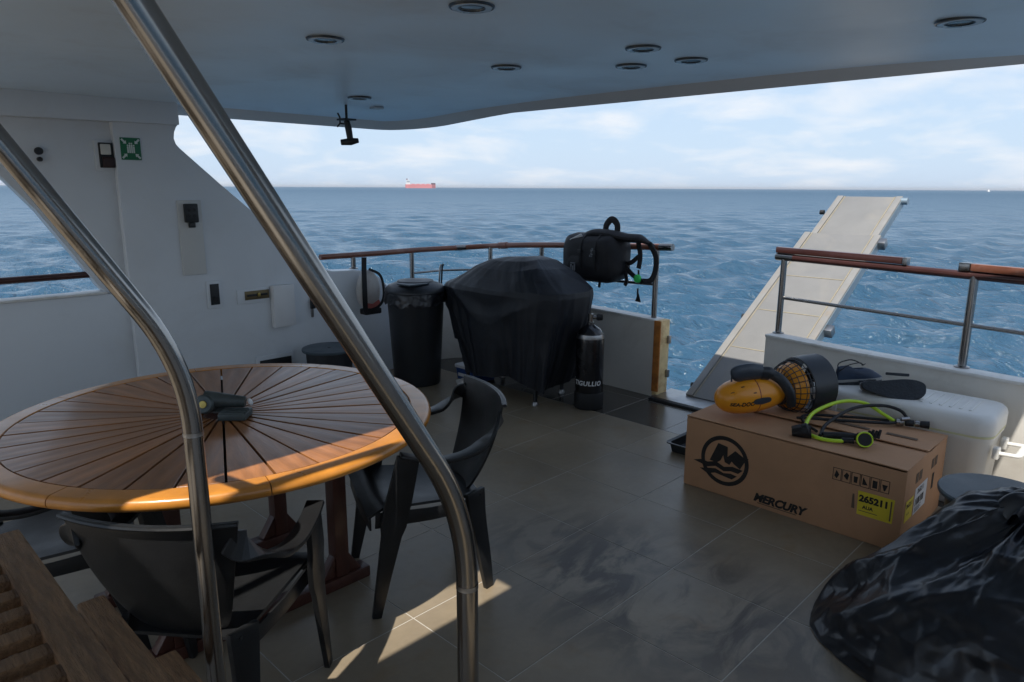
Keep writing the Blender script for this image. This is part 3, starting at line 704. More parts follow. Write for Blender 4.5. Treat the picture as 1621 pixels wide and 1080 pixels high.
wbox(1.90, 2.062, 0.985, 1.495, W, 0.012, M('panel_grey', (0.60, 0.60, 0.58), 0.45, var=0.03), 'panel_plate', ap, 0.004)
wbox(1.937, 2.026, 1.345, 1.472, W - 0.012, 0.035, dark_plastic, 'gadget', ap, 0.008)
wbox(1.962, 2.004, 1.31, 1.344, W - 0.012, 0.025, dark_plastic, 'gadget_foot', ap, 0.005)
for dx in (-0.018, 0.018):
    for dz in (-0.02, 0.02): MB().lathe([(0.0005, 0.004), (0.011, 0.004), (0.013, 0)], 14, Matrix.Translation((1.981 + dx, W - 0.047, 1.41 + dz)) @ Matrix.Rotation(R(90), 4, 'X')).build('button', black_rubber, ap)
sp_ = thing('switch_panel', 'small framed black switch panel low on the wing wall', 'switch')
wbox(2.050, 2.156, 0.732, 0.930, W, 0.012, white_paint, 'frame', sp_, 0.006)
wbox(2.072, 2.136, 0.758, 0.908, W - 0.0115, 0.006, dark_plastic, 'face', sp_, 0.002)
MB().lathe([(0.0005, 0.012), (0.018, 0.012), (0.02, 0)], 18, Matrix.Translation((2.104, W - 0.017, 0.80)) @ Matrix.Rotation(R(90), 4, 'X')).build('socket_ring', black_rubber, sp_)
la = thing('latch_plate', 'brass latch plate in a white frame left of the white box', 'latch')
wbox(2.268, 2.52, 0.738, 0.846, W, 0.010, white_paint, 'frame', la, 0.004)
wbox(2.325, 2.515, 0.765, 0.83, W - 0.0095, 0.006, M('old_brass', (0.16, 0.125, 0.07), 0.4, 0.8), 'plate', la, 0.002)
wbox(2.34, 2.50, 0.790, 0.806, W - 0.015, 0.004, dark_plastic, 'slot', la, 0.001)
wbox(2.418, 2.44, 0.785, 0.812, W - 0.0185, 0.012, brass, 'knob', la, 0.004)
wb = wbox(2.525, 2.702, 0.535, 0.858, W, 0.06, plastic_white, 'junction_box', None, 0.012)
tag(wb, 'plain white junction box on the wing wall beside the brass latch', 'box')
lh = thing('toggle_latch', 'small dark upright toggle latch near the end of the wing wall', 'latch')
wbox(2.862, 2.882, 0.57, 0.77, W, 0.012, steel_dull, 'bar', lh, 0.003)
wbox(2.852, 2.892, 0.64, 0.72, W - 0.011, 0.02, dark_plastic, 'lever', lh, 0.005)
wv = thing('wall_vent', 'vent with white frame and a flat dark plate as its shaded opening, low behind the table', 'vent')
wbox(2.375, 2.68, 0.13, 0.325, W, 0.02, white_paint, 'frame', wv, 0.006)
wbox(2.40, 2.66, 0.15, 0.292, W - 0.0195, 0.004, dark_plastic, 'opening', wv, 0.001)  # flat dark plate in place of the shade inside the vent

# ------------------------------------------------------------------ stair and its handrails
def handrail(name, lab, x, y, z0, slope, ztop):
    t = thing(name, lab, 'handrail')
    L = (ztop - z0) / slope
    path = rounded([(x, y, 0.008), (x, y, z0), (x - L, y, ztop)], 0.16, 10)
    MB().tube(path, 0.0222, 24).build('tube', steel, t)
    MB().lathe([(0.023, 0.0), (0.0229, 0.003), (0.0229, 0.006), (0.023, 0.010)], 22, Matrix.Translation((x, y, z0 - 0.165))).build('weld_bead', steel_dull, t)
    MB().lathe([(0.048, 0), (0.048, 0.006), (0.026, 0.012), (0.0225, 0.02)], 24, Matrix.Translation((x, y, 0.001))).build('foot_flange', steel, t)
    return t
handrail('stair_handrail', 'thick polished steel stair handrail crossing the middle of the picture', 0.873, 0.976, 0.956, 1.6, 2.25)
handrail('stair_handrail', 'thinner polished steel stair handrail crossing over the table on the left', 0.599, 1.616, 1.19, 1.62, 2.17)
st = thing('wooden_stair', 'weathered wooden slatted stair treads in the lower left corner', 'stair')
for k in range(-1, 7):
    z = 0.877 + 0.217 * (k - 1) - 0.217 * 0; xf = 0.261 - 0.141 * (k - 1)
    if z < 0.1 or z > 2.0: continue
    y0, y1 = 1.02, 1.717
    fb = MB().box((-0.029, -(y1 - y0) / 2, -0.034), (0.029, (y1 - y0) / 2, 0)).build('nosing_board', old_wood, st, bevel=0.006)
    fb.location = (xf - 0.029, (y0 + y1) / 2, z)
    bb = MB().box((-0.02, -(y1 - y0) / 2 + 0.02, -0.034), (0.02, (y1 - y0) / 2 - 0.02, 0)).build('rear_board', old_wood, st, bevel=0.005)
    bb.location = (xf - 0.21, (y0 + y1) / 2, z - 0.006)
    m0 = MB().box((-0.068, -0.018, -0.022), (0.068, 0.018, 0)).mesh('slat', bevel=0.0015); m0.materials.append(old_wood)
    yy = y0 + 0.06
    while yy < y1 - 0.03:
        s_ = link('slat', m0, None, st); s_.location = (xf - 0.1245, yy, z - 0.010 + random.uniform(-.001, .001)); yy += 0.074
for yy in (1.10, 1.58):
    MB().prism([(0.62, yy, 0.0), (0.76, yy, 0.0), (0.76 - 2.1 * 0.141 / 0.217 + 0.0, yy, 2.1), (0.62 - 2.1 * 0.141 / 0.217, yy, 2.1)], (0, 0.035, 0), Matrix.Translation((-0.10, 0, -0.05))).build('stringer', red_wood, st, bevel=0.003)

# ------------------------------------------------------------------ round table
TX, TY, TZ = 1.073, 2.58, 0.75; TR = 0.785
tb = thing('round_table', 'large round varnished teak table with radial slats and an orange sunlit rim', 'table', (TX, TY, 0))
NS = 32; r0, r1 = 0.075, TR - 0.080
def slat_profile():
    a = math.pi / NS; g = 0.0044
    p = [(r0, -(r0 * math.tan(a) - g)), (r1 * math.cos(a) - 0.002, -(r1 * math.sin(a) - g)), (r1 - 0.002, 0), (r1 * math.cos(a) - 0.002, r1 * math.sin(a) - g), (r0, r0 * math.tan(a) - g)]
    return MB().prism([(x, y, TZ - 0.026) for x, y in p], (0, 0, 0.026)).mesh('slat', bevel=0.0010, seg=1)
sm = slat_profile(); sm.materials.append(teak)
for k in range(NS):
    s_ = link('slat', sm, None, tb); s_.rotation_euler = (0, 0, 2 * math.pi * (k + 0.5) / NS + R(44.3)); s_.location.z = random.uniform(-0.0012, 0.0006)
def rim_mesh(n):
    a = math.pi / n - 0.0022; pr = [(r1 + 0.0015, TZ - 0.034), (r1 + 0.0015, TZ - 0.001), (r1 + 0.004, TZ + 0.001)]
    for k in range(9):
        b = math.pi / 2 - math.pi * k / 8; pr.append((TR - 0.02 + 0.02 * math.cos(b), TZ - 0.019 + 0.020 * math.sin(b)))
    pr.append((TR - 0.03, TZ - 0.041))
    return MB().lathe(pr + [pr[0]], 14, None, -a, a, cap=True).mesh('rim_segment', ang=26)
rm = rim_mesh(8); rm.materials.append(teak_rim)
for k in range(8):
    s_ = link('rim_segment', rm, None, tb); s_.rotation_euler = (0, 0, 2 * math.pi * (k + 0.18) / 8)
MB().lathe([(0.0005, TZ - 0.030), (0.62, TZ - 0.030), (0.62, TZ - 0.046), (0.0005, TZ - 0.046)], 40).build('gap_shade_plate', M('slat_gap_shade', (0.03, 0.014, 0.008), 0.7), tb)  # added dark sheet that puts the shade into the gaps between slats
MB().lathe([(0.0005, TZ - 0.006), (0.070, TZ - 0.006), (0.0735, TZ - 0.025)], 32).build('center_disc', red_wood, tb)
for sx in (-1, 1):
    for sy in (-1, 1):
        x, y = sx * 0.315, sy * 0.25
        lg = MB().box((x - 0.030, y - 0.030, 0.05), (x + 0.030, y + 0.030, TZ - 0.047)).build('leg', red_wood, tb, bevel=0.006)
        for d in (-1, 1):
            MB().prism([(x + d * 0.031, y - 0.022, 0.052), (x + d * 0.09, y - 0.022, 0.052), (x + d * 0.031, y - 0.022, 0.14)], (0, 0.044, 0)).build('leg_gusset', red_wood, tb, bevel=0.003)
for sy in (-1, 1):
    MB().box((-0.44, sy * 0.25 - 0.036, 0.001), (0.44, sy * 0.25 + 0.036, 0.05)).build('foot_beam', red_wood, tb, bevel=0.008)
    MB().box((-0.5, sy * 0.25 - 0.03, TZ - 0.10), (0.5, sy * 0.25 + 0.03, TZ - 0.047)).build('top_beam', red_wood, tb, bevel=0.004)

cl = thing('table_clamp', 'dark green-grey metal hinge clamp bolted to the middle of the table', 'clamp', (1.066, 2.535, TZ + 0.001), R(-44))
MB().cbox((0.045, -0.03, 0.014), (0.10, 0.09, 0.026)).build('base_block', clamp_metal, cl, bevel=0.006)
for k in range(4): MB().cbox((0.045, -0.072 + k * 0.020, 0.029), (0.09, 0.010, 0.006)).build('ridge', clamp_metal, cl, bevel=0.002)
MB().cbox((-0.06, 0.055, 0.016), (0.09, 0.055, 0.030)).build('rear_block', clamp_metal, cl, bevel=0.008)
MB().tube([(-0.065, -0.01, 0.062), (-0.03, -0.01, 0.063), (0.03, -0.005, 0.057), (0.075, 0.0, 0.052)], [0.036, 0.030, 0.024, 0.020], 16).build('arm', clamp_metal, cl)
kn = MB().lathe([(0.0005, 0.026), (0.030, 0.025), (0.036, 0.018), (0.036, -0.03)], 24, Matrix.Translation((-0.062, -0.025, 0.052)) @ Matrix.Rotation(R(78), 4, 'X')).build('pivot', clamp_metal, cl)
MB().lathe([(0.0005, 0.031), (0.013, 0.030), (0.015, 0.024)], 18, Matrix.Translation((-0.062, -0.025, 0.052)) @ Matrix.Rotation(R(78), 4, 'X')).build('brass_stud', brass, cl)
MB().lathe([(0.0005, 0.008), (0.012, 0.006), (0.014, 0)], 14, Matrix.Translation((0.087, 0.01, 0.048)) @ Matrix.Rotation(R(60), 4, 'Y')).build('white_plug', plastic_white, cl)

# ------------------------------------------------------------------ resin armchairs
def make_chair(lab):
    t = thing('resin_armchair', lab, 'chair', group='dark resin armchairs round the table')
    def back(u, v):
        s = u * 2 - 1
        w = 0.105 + 0.130 * v ** 0.6
        x = -0.195 - 0.135 * v - 0.02 * math.sin(v * math.pi) + (0.048 * s * s) * (0.5 + 0.5 * v)
        z = 0.395 + 0.385 * v
        return (x, s * w, z)
    bk_ = MB().grid(lambda u, v: back(1 - u, v), 16, 16, 0.009).build('backrest', chair_plastic, t, bevel=0.002, ang=50)
    MB().tube([Vector(back(k / 16, 1.0)) + Vector((-0.004, 0, -0.004)) for k in range(17)], 0.007, 8, flat=(1, 1.3)).build('top_rim', chair_plastic, bk_)
    def seat(u, v):
        s = u * 2 - 1; x = 0.245 - 0.455 * v
        w = 0.225 - 0.05 * v; z = 0.425 - 0.03 * v - 0.020 * (1 - s * s) * math.sin(math.pi * min(1, v * 1.1)) - 0.03 * max(0, 0.12 - v) / 0.12
        return (x, s * w, z)
    MB().grid(seat, 16, 16, -0.010).build('seat', chair_plastic, t, ang=50)
    ap_ = MB()
    for s in (-1, 1): ap_.ribbon([(0.22, s * 0.222, 0.385), (0.0, s * 0.205, 0.370), (-0.19, s * 0.175, 0.365)], [0.06, 0.05, 0.05], 0.008, Vector((0, 0, 1)))
    ap_.ribbon([(0.237, -0.215, 0.375), (0.248, 0, 0.380), (0.237, 0.215, 0.375)], [0.06, 0.045, 0.06], 0.008, Vector((0, 0, 1)))
    ap_.build('apron', chair_plastic, t, bevel=0.002)
    for s in (-1, 1):
        pth = spline([back(0.5 + s * 0.45, 0.86), (-0.242, s * 0.240, 0.690), (-0.165, s * 0.264, 0.632), (-0.06, s * 0.276, 0.612), (0.05, s * 0.275, 0.626), (0.130, s * 0.268, 0.646)], 6)
        n = len(pth)
        wd = [0.062 + 0.03 * math.sin(math.pi * min(1, i / (n * 0.5))) - 0.008 * i / n for i in range(n)]
        sd = [Vector((0, (1.0) * min(1, i / (n * 0.35)) + 0.001, 1.0 - min(1, i / (n * 0.35)))) for i in range(n)]
        MB().ribbon(pth, wd, 0.014, sd).build('armrest', chair_plastic, t, bevel=0.004)
        MB().ribbon(spline([(0.100, s * 0.268, 0.638), (0.130, s * 0.260, 0.50), (0.152, s * 0.248, 0.40), (0.192, s * 0.242, 0.20), (0.232, s * 0.240, 0.0)], 5),
                    [0.085 + 0.002 * i for i in range(8)] + [0.098] * 4 + [0.078, 0.072, 0.066, 0.060, 0.054, 0.05, 0.045, 0.04, 0.036][:9], [0.020] * 21, [Vector((1, 0, 0))] * 21).build('leg', chair_plastic, t, bevel=0.005)
        MB().ribbon(spline([(-0.185, s * 0.170, 0.42), (-0.195, s * 0.175, 0.30), (-0.22, s * 0.185, 0.12), (-0.235, s * 0.190, 0.0)], 5),
                    [0.095, 0.093, 0.09, 0.087, 0.083, 0.08, 0.076, 0.072, 0.068, 0.064, 0.06, 0.056, 0.052, 0.048, 0.044, 0.04], [0.022] * 16, [Vector((1, s * 0.5, 0))] * 16).build('leg', chair_plastic, t, bevel=0.005)
    return t
ch1 = make_chair('dark resin armchair facing the table on its right, seen from the side')
ch1.location = (1.665, 2.155, 0); ch1.rotation_euler = (0, 0, R(156.2))
ch2 = copy_tree(ch1); ch2['label'] = 'dark resin armchair in the foreground seen from behind its backrest'
ch2.location = (0.755, 1.965, 0); ch2.rotation_euler = (0, 0, R(38.8))
ch3 = copy_tree(ch1); ch3['label'] = 'dark resin armchair at the left picture edge, mostly hidden under the table'
ch3.location = (0.50, 2.72, 0); ch3.rotation_euler = (0, 0, R(-12))
#PART2
# ------------------------------------------------------------------ carton
BX0, BX1, BY0, BY1, BZ = 3.28, 3.93, 0.785, 1.872, 0.385
ct = thing('cardboard_carton', 'long brown cardboard carton with round black M emblem and yellow labels', 'carton', (BX0, BY0, 0))
bw, bd = BY1 - BY0, BX1 - BX0
def sidepanel(pts, d, nm='carton_wall'): return MB().prism(pts, d).build(nm, cardboard, ct, bevel=0.002)
sidepanel([(0, 0, 0.002), (0, bw, 0.002), (0, bw, BZ), (0, 0.55 * bw, BZ - 0.001), (0, 0, BZ - 0.004)], (0.005, 0, 0))
sidepanel([(bd - 0.005, 0.0, 0.002), (bd - 0.005, bw, 0.002), (bd - 0.005, bw, BZ), (bd - 0.005, 0, BZ)], (0.005, 0, 0))
sidepanel([(0.0055, 0, 0.002), (bd - 0.0055, 0, 0.002), (bd - 0.0055, 0, BZ), (0.0055, 0, BZ - 0.002)], (0, 0.005, 0))
sidepanel([(0.0055, bw - 0.005, 0.002), (bd - 0.0055, bw - 0.005, 0.002), (bd - 0.0055, bw - 0.005, BZ), (0.0055, bw - 0.005, BZ)], (0, 0.005, 0))
MB().box((0.006, 0.006, 0.001), (bd - 0.006, bw - 0.006, 0.004)).build('carton_base', cardboard, ct)
def flap(x0, x1, z0, z1, y0, y1, sag=0.0):
    def f(u, v):
        x = x0 + (x1 - x0) * v; y = y0 + (y1 - y0) * u
        return (x, y, z0 + (z1 - z0) * v + sag * math.sin(math.pi * u) * v + 0.002 * nz(u * 4, v * 2))
    return MB().grid(f, 20, 6, 0.005)
flap(-0.002, 0.330, BZ + 0.004, BZ + 0.001, -0.001, bw + 0.001, -0.002).build('top_flap', cardboard, ct, ang=40)
flap(bd + 0.002, 0.310, BZ + 0.005, BZ + 0.016, -0.001, bw + 0.001, 0.003).build('top_flap', cardboard, ct, ang=40)
def print_front(me, mat, yc, zc_, nm, off=0.0012, lab=None):   # text reads along -y (seen from -x)
    map_mesh(me, lambda v: Vector((-off, yc - v.x, zc_ + v.y)))
    o = link(nm, me, mat, ct)
    if lab: o['label'] = lab
    return o
# round emblem
YE, ZE = 1.640 - BY0, 0.196
def plate(poly, mat, nm, off=0.0010, th=0.0006):
    return MB().prism([(-off - th, y, z) for y, z in poly], (th, 0, 0)).build(nm, mat, ct, smooth=False)
ringp = MB(); nn = 48
ro, ri = 0.135, 0.113
ringp.grid(lambda u, v: (-0.0014, YE + (ri + (ro - ri) * v) * math.cos(2 * math.pi * u), ZE + (ri + (ro - ri) * v) * math.sin(2 * math.pi * u)), nn, 1, closed_u=True)
ringp.build('emblem_ring', ink, ct, smooth=False)
def em_pt(p): return (YE - p[0] * 0.135, ZE + p[1] * 0.135)
plate([em_pt(p) for p in [(-0.62, -0.12), (-0.30, 0.66), (0.10, 0.60), (0.12, 0.20), (0.42, 0.52), (0.74, 0.36), (0.98, 0.34), (0.80, 0.12), (0.66, -0.16), (0.40, -0.02), (0.30, 0.06), (0.22, -0.10), (0.02, -0.04), (-0.06, 0.22), (-0.16, -0.02), (-0.30, -0.14)]], ink, 'emblem_letter', 0.0015)
plate([em_pt(p) for p in [(-1.32, -0.30), (-0.95, -0.18), (-0.70, -0.22), (-0.35, -0.10), (0.0, -0.24), (0.35, -0.14), (0.78, -0.18), (0.60, -0.36), (0.30, -0.34), (0.0, -0.42), (-0.35, -0.30), (-0.70, -0.42), (-1.0, -0.36)]], ink, 'emblem_wave', 0.0016)
plate([em_pt(p) for p in [(-1.02, -0.56), (-0.62, -0.46), (-0.35, -0.40), (0.0, -0.50), (0.30, -0.44), (0.56, -0.48), (0.36, -0.66), (0.0, -0.62), (-0.35, -0.58), (-0.68, -0.70)]], ink, 'emblem_wave', 0.0017)
print_front(text_mesh('MERCURY', 0.058, 0.28, 0.0030, spacing=0.98), ink, 1.338 - BY0, 0.052, 'lettering')
plate([(1.455 - BY0, 0.066), (1.455 - BY0, 0.058), (1.405 - BY0, 0.052), (1.395 - BY0, 0.064)], ink, 'wordmark_swoosh')
plate([(1.445 - BY0, 0.028), (1.245 - BY0, 0.028), (1.245 - BY0, 0.0235), (1.445 - BY0, 0.0235)], ink_faint, 'tagline')
# handling pictograms
for k in range(6):
    yc = 1.075 - BY0 - k * 0.0415; z0, z1 = 0.262, 0.322
    fr = MB(); hw = 0.0195
    o_ = [(yc - hw, z0), (yc + hw, z0), (yc + hw, z1), (yc - hw, z1)]; i_ = [(yc - hw + .0028, z0 + .0028), (yc + hw - .0028, z0 + .0028), (yc + hw - .0028, z1 - .0028), (yc - hw + .0028, z1 - .0028)]
    vs = [(-0.0012, y, z) for y, z in o_ + i_]
    fr.add(vs, [(a, (a + 1) % 4, 4 + (a + 1) % 4, 4 + a) for a in range(4)]).build('pictogram_frame', ink, ct, smooth=False)
    sh = [[(0, .008), (.01, .03), (-.004, .05), (-.012, .02)], [(-.012, .03), (0, .05), (.012, .04), (.006, .012)], [(-.007, .012), (.007, .012), (.009, .042), (-.009, .042)],
          [(-.012, .012), (.012, .014), (.002, .03), (-.010, .048)], [(-.010, .010), (.010, .010), (.010, .046), (-.010, .046)], [(-.003, .010), (.003, .010), (.012, .038), (-.012, .038)]][k]
    plate([(yc - a, z0 + b) for a, b in sh], ink, 'pictogram', 0.0012)
yl = plate([(0.975 - BY0, 0.242), (0.972 - BY0, 0.128), (0.822 - BY0, 0.128), (0.820 - BY0, 0.242)], yellow_paper, 'yellow_label', 0.001)
print_front(text_mesh('265211', 0.042, 0.0, 0.0024), ink, 0.905 - BY0, 0.207, 'lettering', 0.0020)
print_front(text_mesh('AUA', 0.022, 0.0, 0.001), ink, 0.928 - BY0, 0.168, 'lettering', 0.0020)
plate([(0.965 - BY0, 0.150), (0.965 - BY0, 0.147), (0.885 - BY0, 0.147), (0.885 - BY0, 0.150)], ink_faint, 'fine_print', 0.0018)
plate([(0.835 - BY0, 0.232), (0.835 - BY0, 0.138), (0.829 - BY0, 0.138), (0.829 - BY0, 0.232)], ink_faint, 'fine_print', 0.0018)
plate([(0.998 - BY0, 0.220), (0.998 - BY0, 0.150), (0.984 - BY0, 0.150), (0.990 - BY0, 0.220)], ink_faint, 'side_print')
# end face (towards -y)
def endplate(x0, x1, z0, z1, mat, nm, off=0.001): return MB().box((x0, -off - 0.0006, z0), (x1, -off, z1)).build(nm, mat, ct, smooth=False)
endplate(0.035, 0.145, 0.130, 0.232, yellow_paper, 'yellow_label'); endplate(0.165, 0.355, 0.125, 0.255, white_paper, 'shipping_label')
def print_end(me, mat, xc, zc_):
    map_mesh(me, lambda v: Vector((xc + v.x, -0.0022, zc_ + v.y))); return link('lettering', me, mat, ct)
print_end(text_mesh('265211', 0.030, 0, 0.001), ink, 0.090, 0.205); print_end(text_mesh('AUA', 0.018), ink, 0.075, 0.165)
print_end(text_mesh('265211', 0.034, 0, 0.001), ink, 0.250, 0.232)
for k in range(7): endplate(0.180 + 0.02 * k, 0.187 + 0.02 * k + 0.004 * (k % 3), 0.165, 0.200, ink, 'barcode_bar', 0.0020)
for k in range(4): endplate(0.178, 0.26 + 0.02 * (k % 2), 0.134 + 0.007 * k, 0.136 + 0.007 * k, ink, 'fine_print', 0.0020)
for x in (0.15, 0.40):
    for k in range(2): endplate(x + 0.055 * k, x + 0.055 * k + 0.040, 0.285, 0.333, ink_faint, 'pictogram')
endplate(0.44, 0.47, 0.17, 0.25, ink, 'hand_hole_shade')  # flat dark patch in place of the shade inside the cut-out
# prints on the top flaps
def topplate(x0, x1, y0, y1, mat, nm, z): return MB().box((x0, y0, z), (x1, y1, z + 0.0006)).build(nm, mat, ct, smooth=False)
for k in range(5): topplate(0.055 + 0.018 * k, 0.060 + 0.018 * k, 0.62, 0.86, ink_faint, 'warning_text', BZ + 0.0055)
for x in (0.045, 0.142): topplate(x, x + 0.003, 0.60, 0.88, ink_faint, 'warning_frame', BZ + 0.0055)
for y in (0.60, 0.877): topplate(0.0485, 0.1415, y, y + 0.003, ink_faint, 'warning_frame', BZ + 0.0055)
for x, y, t_ in ((0.235, 0.24, 'THIS'), (0.195, 0.09, '265211')):
    me = text_mesh(t_, 0.036, 0, 0.001); map_mesh(me, lambda v, x=x, y=y: Vector((x + v.y, y - v.x, BZ + 0.0058))); link('lettering', me, ink, ct)
for x, w_, y0, y1 in ((0.42, 0.028, 0.30, 0.60), (0.42, 0.028, 0.08, 0.22)): topplate(x, x + w_, y0, y1, ink_faint, 'warning_text', BZ + 0.0175)
# ------------------------------------------------------------------ underwater scooter on the carton
ax0, ax1 = Vector((3.345, 1.745, 0.492)), Vector((3.935, 1.425, 0.545))
axd = (ax1 - ax0).normalized()
scq = axd.to_track_quat('Z', 'Y')
sct = thing('dive_scooter', 'orange and black underwater scooter with caged propeller lying on the carton', 'dive scooter', ax0)
sct.rotation_mode = 'QUATERNION'; sct.rotation_quaternion = scq
prof = [(0.0005, 0.0), (0.022, 0.004), (0.045, 0.016), (0.068, 0.042), (0.084, 0.078), (0.094, 0.12), (0.099, 0.165), (0.100, 0.205)]
MB().lathe(prof, 40).build('nose_shell', orange_plastic, sct)
MB().lathe([(0.100, 0.2055), (0.1005, 0.207), (0.1005, 0.2095), (0.100, 0.211)], 40).build('seam_ring', red_plastic, sct)
tail = [(0.100, 0.2115), (0.099, 0.25), (0.094, 0.30), (0.086, 0.345), (0.078, 0.372)]
MB().lathe(tail, 40).build('rear_shell', orange_plastic, sct)
MB().lathe([(0.078, 0.3725), (0.088, 0.376), (0.088, 0.40), (0.070, 0.405)], 36).build('collar', duct_plastic, sct)
MB().lathe([(0.082, 0.4055), (0.104, 0.414), (0.124, 0.447), (0.134, 0.485), (0.132, 0.488), (0.10, 0.45), (0.06, 0.46), (0.034, 0.54), (0.0005, 0.55)], 40).build('motor_cone', orange_plastic, sct)
RD = 0.158
MB().lathe([(RD - 0.010, 0.515), (RD - 0.006, 0.505), (RD, 0.508), (RD + 0.004, 0.56), (RD + 0.002, 0.645), (RD - 0.004, 0.652), (RD - 0.014, 0.648), (RD - 0.012, 0.56), (RD - 0.010, 0.515)], 56).build('duct_ring', duct_plastic, sct)
for k in range(26):
    a = 2 * math.pi * k / 26
    MB().tube([(r_ * math.cos(a), r_ * math.sin(a), z_) for r_, z_ in ((0.086, 0.392), (0.112, 0.41), (0.134, 0.445), (0.148, 0.485), (0.152, 0.515))], 0.0024, 6).build('cage_rib', duct_plastic, sct)
for r_, z_ in ((0.112, 0.41), (0.128, 0.433), (0.141, 0.463), (0.149, 0.492)):
    MB().tube([(r_ * math.cos(2 * math.pi * k / 40), r_ * math.sin(2 * math.pi * k / 40), z_) for k in range(40)], 0.0024, 6, closed=True).build('cage_hoop', duct_plastic, sct)
for k in range(3):
    m_ = Matrix.Rotation(2 * math.pi * k / 3, 4, 'Z')
    MB().grid(lambda u, v: ((0.03 + 0.105 * v), (u - 0.5) * (0.05 + 0.03 * v), 0.575 + (u - 0.5) * (0.05 - 0.02 * v)), 6, 6, 0.004, mat=m_).build('propeller_blade', duct_plastic, sct)
MB().lathe([(0.0005, 0.545), (0.026, 0.552), (0.028, 0.60), (0.0005, 0.61)], 20).build('propeller_hub', duct_plastic, sct)
# up direction in scooter space
iq = scq.inverted(); upL = iq @ Vector((0, 0, 1)); upL.z = 0; upL.normalize()
viewL = iq @ (Vector((0, 0, H)) - ax0); viewL.z = 0; viewL.normalize()
sideL = Vector((-upL.y, upL.x, 0)); sideL = sideL if sideL.dot(viewL) > 0 else -sideL
def sp3(u, s, z): return upL * u + sideL * s + Vector((0, 0, z))
hp1 = spline([sp3(0.128, 0.028, 0.075), sp3(0.137, 0.03, 0.11), sp3(0.139, 0.034, 0.18), sp3(0.128, 0.040, 0.25)], 5)
MB().tube(hp1, [0.010, 0.021, 0.026, 0.028, 0.030, 0.031] + [0.032] * 6 + [0.030, 0.029, 0.028, 0.026], 14, flat=(0.75, 1.45)).build('handle_grip', slate_plastic, sct)
MB().tube(spline([sp3(0.122, 0.042, 0.25), sp3(0.112, 0.062, 0.30), sp3(0.070, 0.098, 0.345), sp3(0.0, 0.118, 0.375), sp3(-0.072, 0.098, 0.398)], 5), [0.024] * 5 + [0.018] * 10 + [0.017] * 5 + [0.015], 12, flat=(0.85, 1.5)).build('handle_arm', duct_plastic, sct)
MB().tube([sp3(0.10, 0.035, 0.07), sp3(0.145, 0.03, 0.078)], 0.005, 8).build('trigger', duct_plastic, sct)
MB().tube(spline([sp3(0.095, -0.04, 0.26), sp3(0.12, 0.0, 0.25), sp3(0.105, 0.04, 0.25)], 4), 0.017, 10).build('handle_bridge', slate_plastic, sct)
hl_ = text_mesh('SEADOO', 0.026, 0.15, 0.0006)
map_mesh(hl_, lambda v: sp3(0.1605 - abs(v.x) * 0.02, 0.036 - v.y * 1.0, 0.17 + v.x)); link('lettering', hl_, ring_light, sct)
def rprof(z):
    for (ra, za_), (rb, zb) in zip(prof[:-1], prof[1:]):
        if za_ <= z <= zb: return ra + (rb - ra) * (z - za_) / (zb - za_)
    return 0.1
def wrapL(v, zc_, a0):     # letters run along the axis, wrapped round the shell
    z = zc_ + v.x; r_ = rprof(z) + 0.0012; a = a0 + v.y / 0.09
    return sideL * (r_ * math.cos(a)) + upL * (r_ * math.sin(a)) + Vector((0, 0, z))
link('lettering', map_mesh(text_mesh('SEA-DOO', 0.030, 0.1, 0.0012), lambda v: wrapL(v, 0.105, R(-12))), ink, sct)
for zz, a_ in ((0.06, 38), (0.12, 48), (0.175, 22)):
    MB().grid(lambda u, v, zz=zz, a_=a_: wrapL(Vector(((u - .5) * .018, (v - .5) * .005, 0)), zz, R(a_)), 4, 2).build('shell_mark', ink, sct)
MB().grid(lambda u, v: wrapL(Vector(((u - .5) * 0.105 * (1 - abs(2 * v - 1) ** 2.6) ** 0.4 + (0.0001 if v in (0, 1) else 0), (v - .5) * 0.034, 0)), 0.215, R(-6)) + (sideL * 0.0045), 10, 8, 0.006).build('side_pad', slate_plastic, sct, ang=60)

# ------------------------------------------------------------------ cooler behind the carton
co = thing('cool_box', 'white plastic cool box with rounded lid behind the carton', 'cool box', (4.205, 1.085, 0))
CW, CD = 0.95, 0.42
def rrect(hx, hy, r_, z, n=6):
    out = []
    for cx, cy, a0 in ((hx - r_, hy - r_, 0), (-hx + r_, hy - r_, 90), (-hx + r_, -hy + r_, 180), (hx - r_, -hy + r_, 270)):
        for k in range(n + 1):
            a = R(a0 + 90 * k / n); out.append((cx + r_ * math.cos(a), cy + r_ * math.sin(a), z))
    return out
def loft(rings, cap=True):
    m = MB(); n = len(rings[0]); vs = [p for r_ in rings for p in r_]; fs = []
    for j in range(len(rings) - 1):
        for i in range(n): fs.append((j * n + i, j * n + (i + 1) % n, (j + 1) * n + (i + 1) % n, (j + 1) * n + i))
    if cap: fs += [tuple(range(n))[::-1], tuple((len(rings) - 1) * n + i for i in range(n))]
    return m.add(vs, fs)
hx, hy = CD / 2, CW / 2
loft([rrect(hx - 0.035, hy - 0.04, 0.07, 0.002), rrect(hx - 0.028, hy - 0.032, 0.075, 0.02), rrect(hx - 0.012, hy - 0.016, 0.08, 0.35), rrect(hx - 0.004, hy - 0.006, 0.085, 0.365), rrect(hx - 0.004, hy - 0.006, 0.085, 0.382)]).build('tub', cooler_white, co, ang=40)
loft([rrect(hx - 0.001, hy - 0.002, 0.085, 0.3825), rrect(hx - 0.001, hy - 0.002, 0.085, 0.392)]).build('seal', cooler_seal, co)
